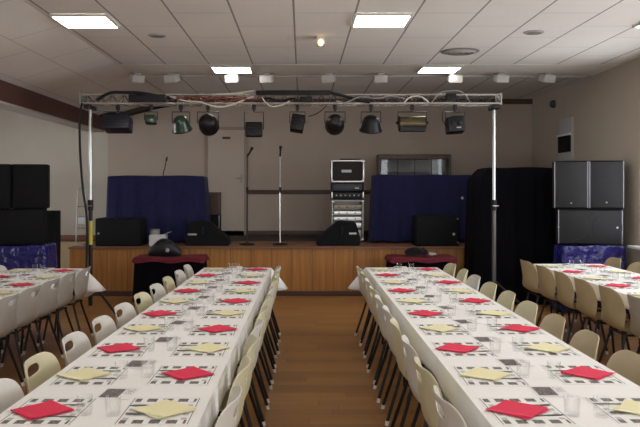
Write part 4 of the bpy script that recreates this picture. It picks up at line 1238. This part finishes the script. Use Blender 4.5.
# white spotlights on the ceiling track
SP = [(137, 0.5), (172, -0.3), (232, -0.1), (267, -0.2), (329, -0.25), (381, -0.1), (455, 0.05), (501, 0.15), (547, 0.3)]
for k, (x, a) in enumerate(SP):
    p = at(x, 72, 11.25)
    t = thing('track_spotlight', f'white ceiling spotlight, {ORD[k]} in the row from the beam side', 'spotlight', (p.x, 11.25, ZC - 0.012), a, 'white ceiling spotlights')
    b = NB(); box(b, (0, 0, -0.012), (0.10, 0.10, 0.024), 0.005); obj('mount', b, M['white_plastic'], t)
    b = NB(); tube(b, [(0, 0, -0.02), (0, 0, -0.06)], 0.014, 8); obj('stem', b, M['white_plastic'], t)
    b = NB(); box(b, (0, 0, -0.07), (0.19, 0.17, 0.115), 0.016); bmesh.ops.rotate(b, cent=(0, 0, -0.08), matrix=Matrix.Rotation(0.3, 3, 'X'), verts=b.verts); h = obj('lamp_head', b, M['white_plastic'], t)
    b = NB(); box(b, (0, 0.088, -0.095), (0.15, 0.008, 0.07), 0.003); bmesh.ops.rotate(b, cent=(0, 0, -0.09), matrix=Matrix.Rotation(0.3, 3, 'X'), verts=b.verts); obj('lens', b, M['disc'], h)

# ------------------------------------------------------------------ light from outside
wd = bpy.data.worlds.new('sky'); S.world = wd; wd.use_nodes = True
bg = wd.node_tree.nodes['Background']
bg.inputs['Color'].default_value = (0.975, 0.985, 1.0, 1); bg.inputs['Strength'].default_value = 4.2


def portal(name, x, ya, yb, za, zb, side):
    l = bpy.data.lights.new(name, 'AREA'); l.shape = 'RECTANGLE'; l.size = zb - za; l.size_y = yb - ya
    l.cycles.is_portal = True
    o = bpy.data.objects.new(name, l); COL.objects.link(o)
    o.location = (x + side * 0.2, (ya + yb) / 2, (za + zb) / 2)
    o.rotation_euler = (0, side * PI / 2, 0)
for h in RW: portal('window_daylight', XR, *h, 1)
for h in LW_ADDED: portal('window_daylight', XA, *h, -1)  # sky portal of the added aisle window

for xa, xb, za, zb in BW_ADDED:  # sky portals of the added rear windows
    l = bpy.data.lights.new('window_daylight', 'AREA'); l.shape = 'RECTANGLE'; l.size = xb - xa; l.size_y = zb - za
    l.cycles.is_portal = True
    o = bpy.data.objects.new('window_daylight', l); COL.objects.link(o)
    o.location = ((xa + xb) / 2, YF - 0.2, (za + zb) / 2); o.rotation_euler = (PI / 2, 0, 0)

# ------------------------------------------------------------------ camera and view
cd = bpy.data.cameras.new('camera'); co = bpy.data.objects.new('camera', cd); COL.objects.link(co)
co.location = (0, 0, EYE); co.rotation_euler = (PI / 2, 0, 0)
cd.sensor_fit = 'HORIZONTAL'; cd.sensor_width = 36.0; cd.lens = 36.0 * F / 640.0
cd.shift_x = (320 - CX) / 640.0; cd.shift_y = (CY - 213.5) / 640.0
cd.clip_start = 0.05; cd.clip_end = 100
S.camera = co
S.view_settings.view_transform = 'Standard'; S.view_settings.look = 'None'
S.view_settings.exposure = 0.5; S.view_settings.gamma = 1.0; S.view_settings.use_curve_mapping = False
S.cycles.max_bounces = 10; S.cycles.diffuse_bounces = 5; S.cycles.transparent_max_bounces = 16
S.cycles.sample_clamp_indirect = 4.0
S.cycles.use_denoising = True
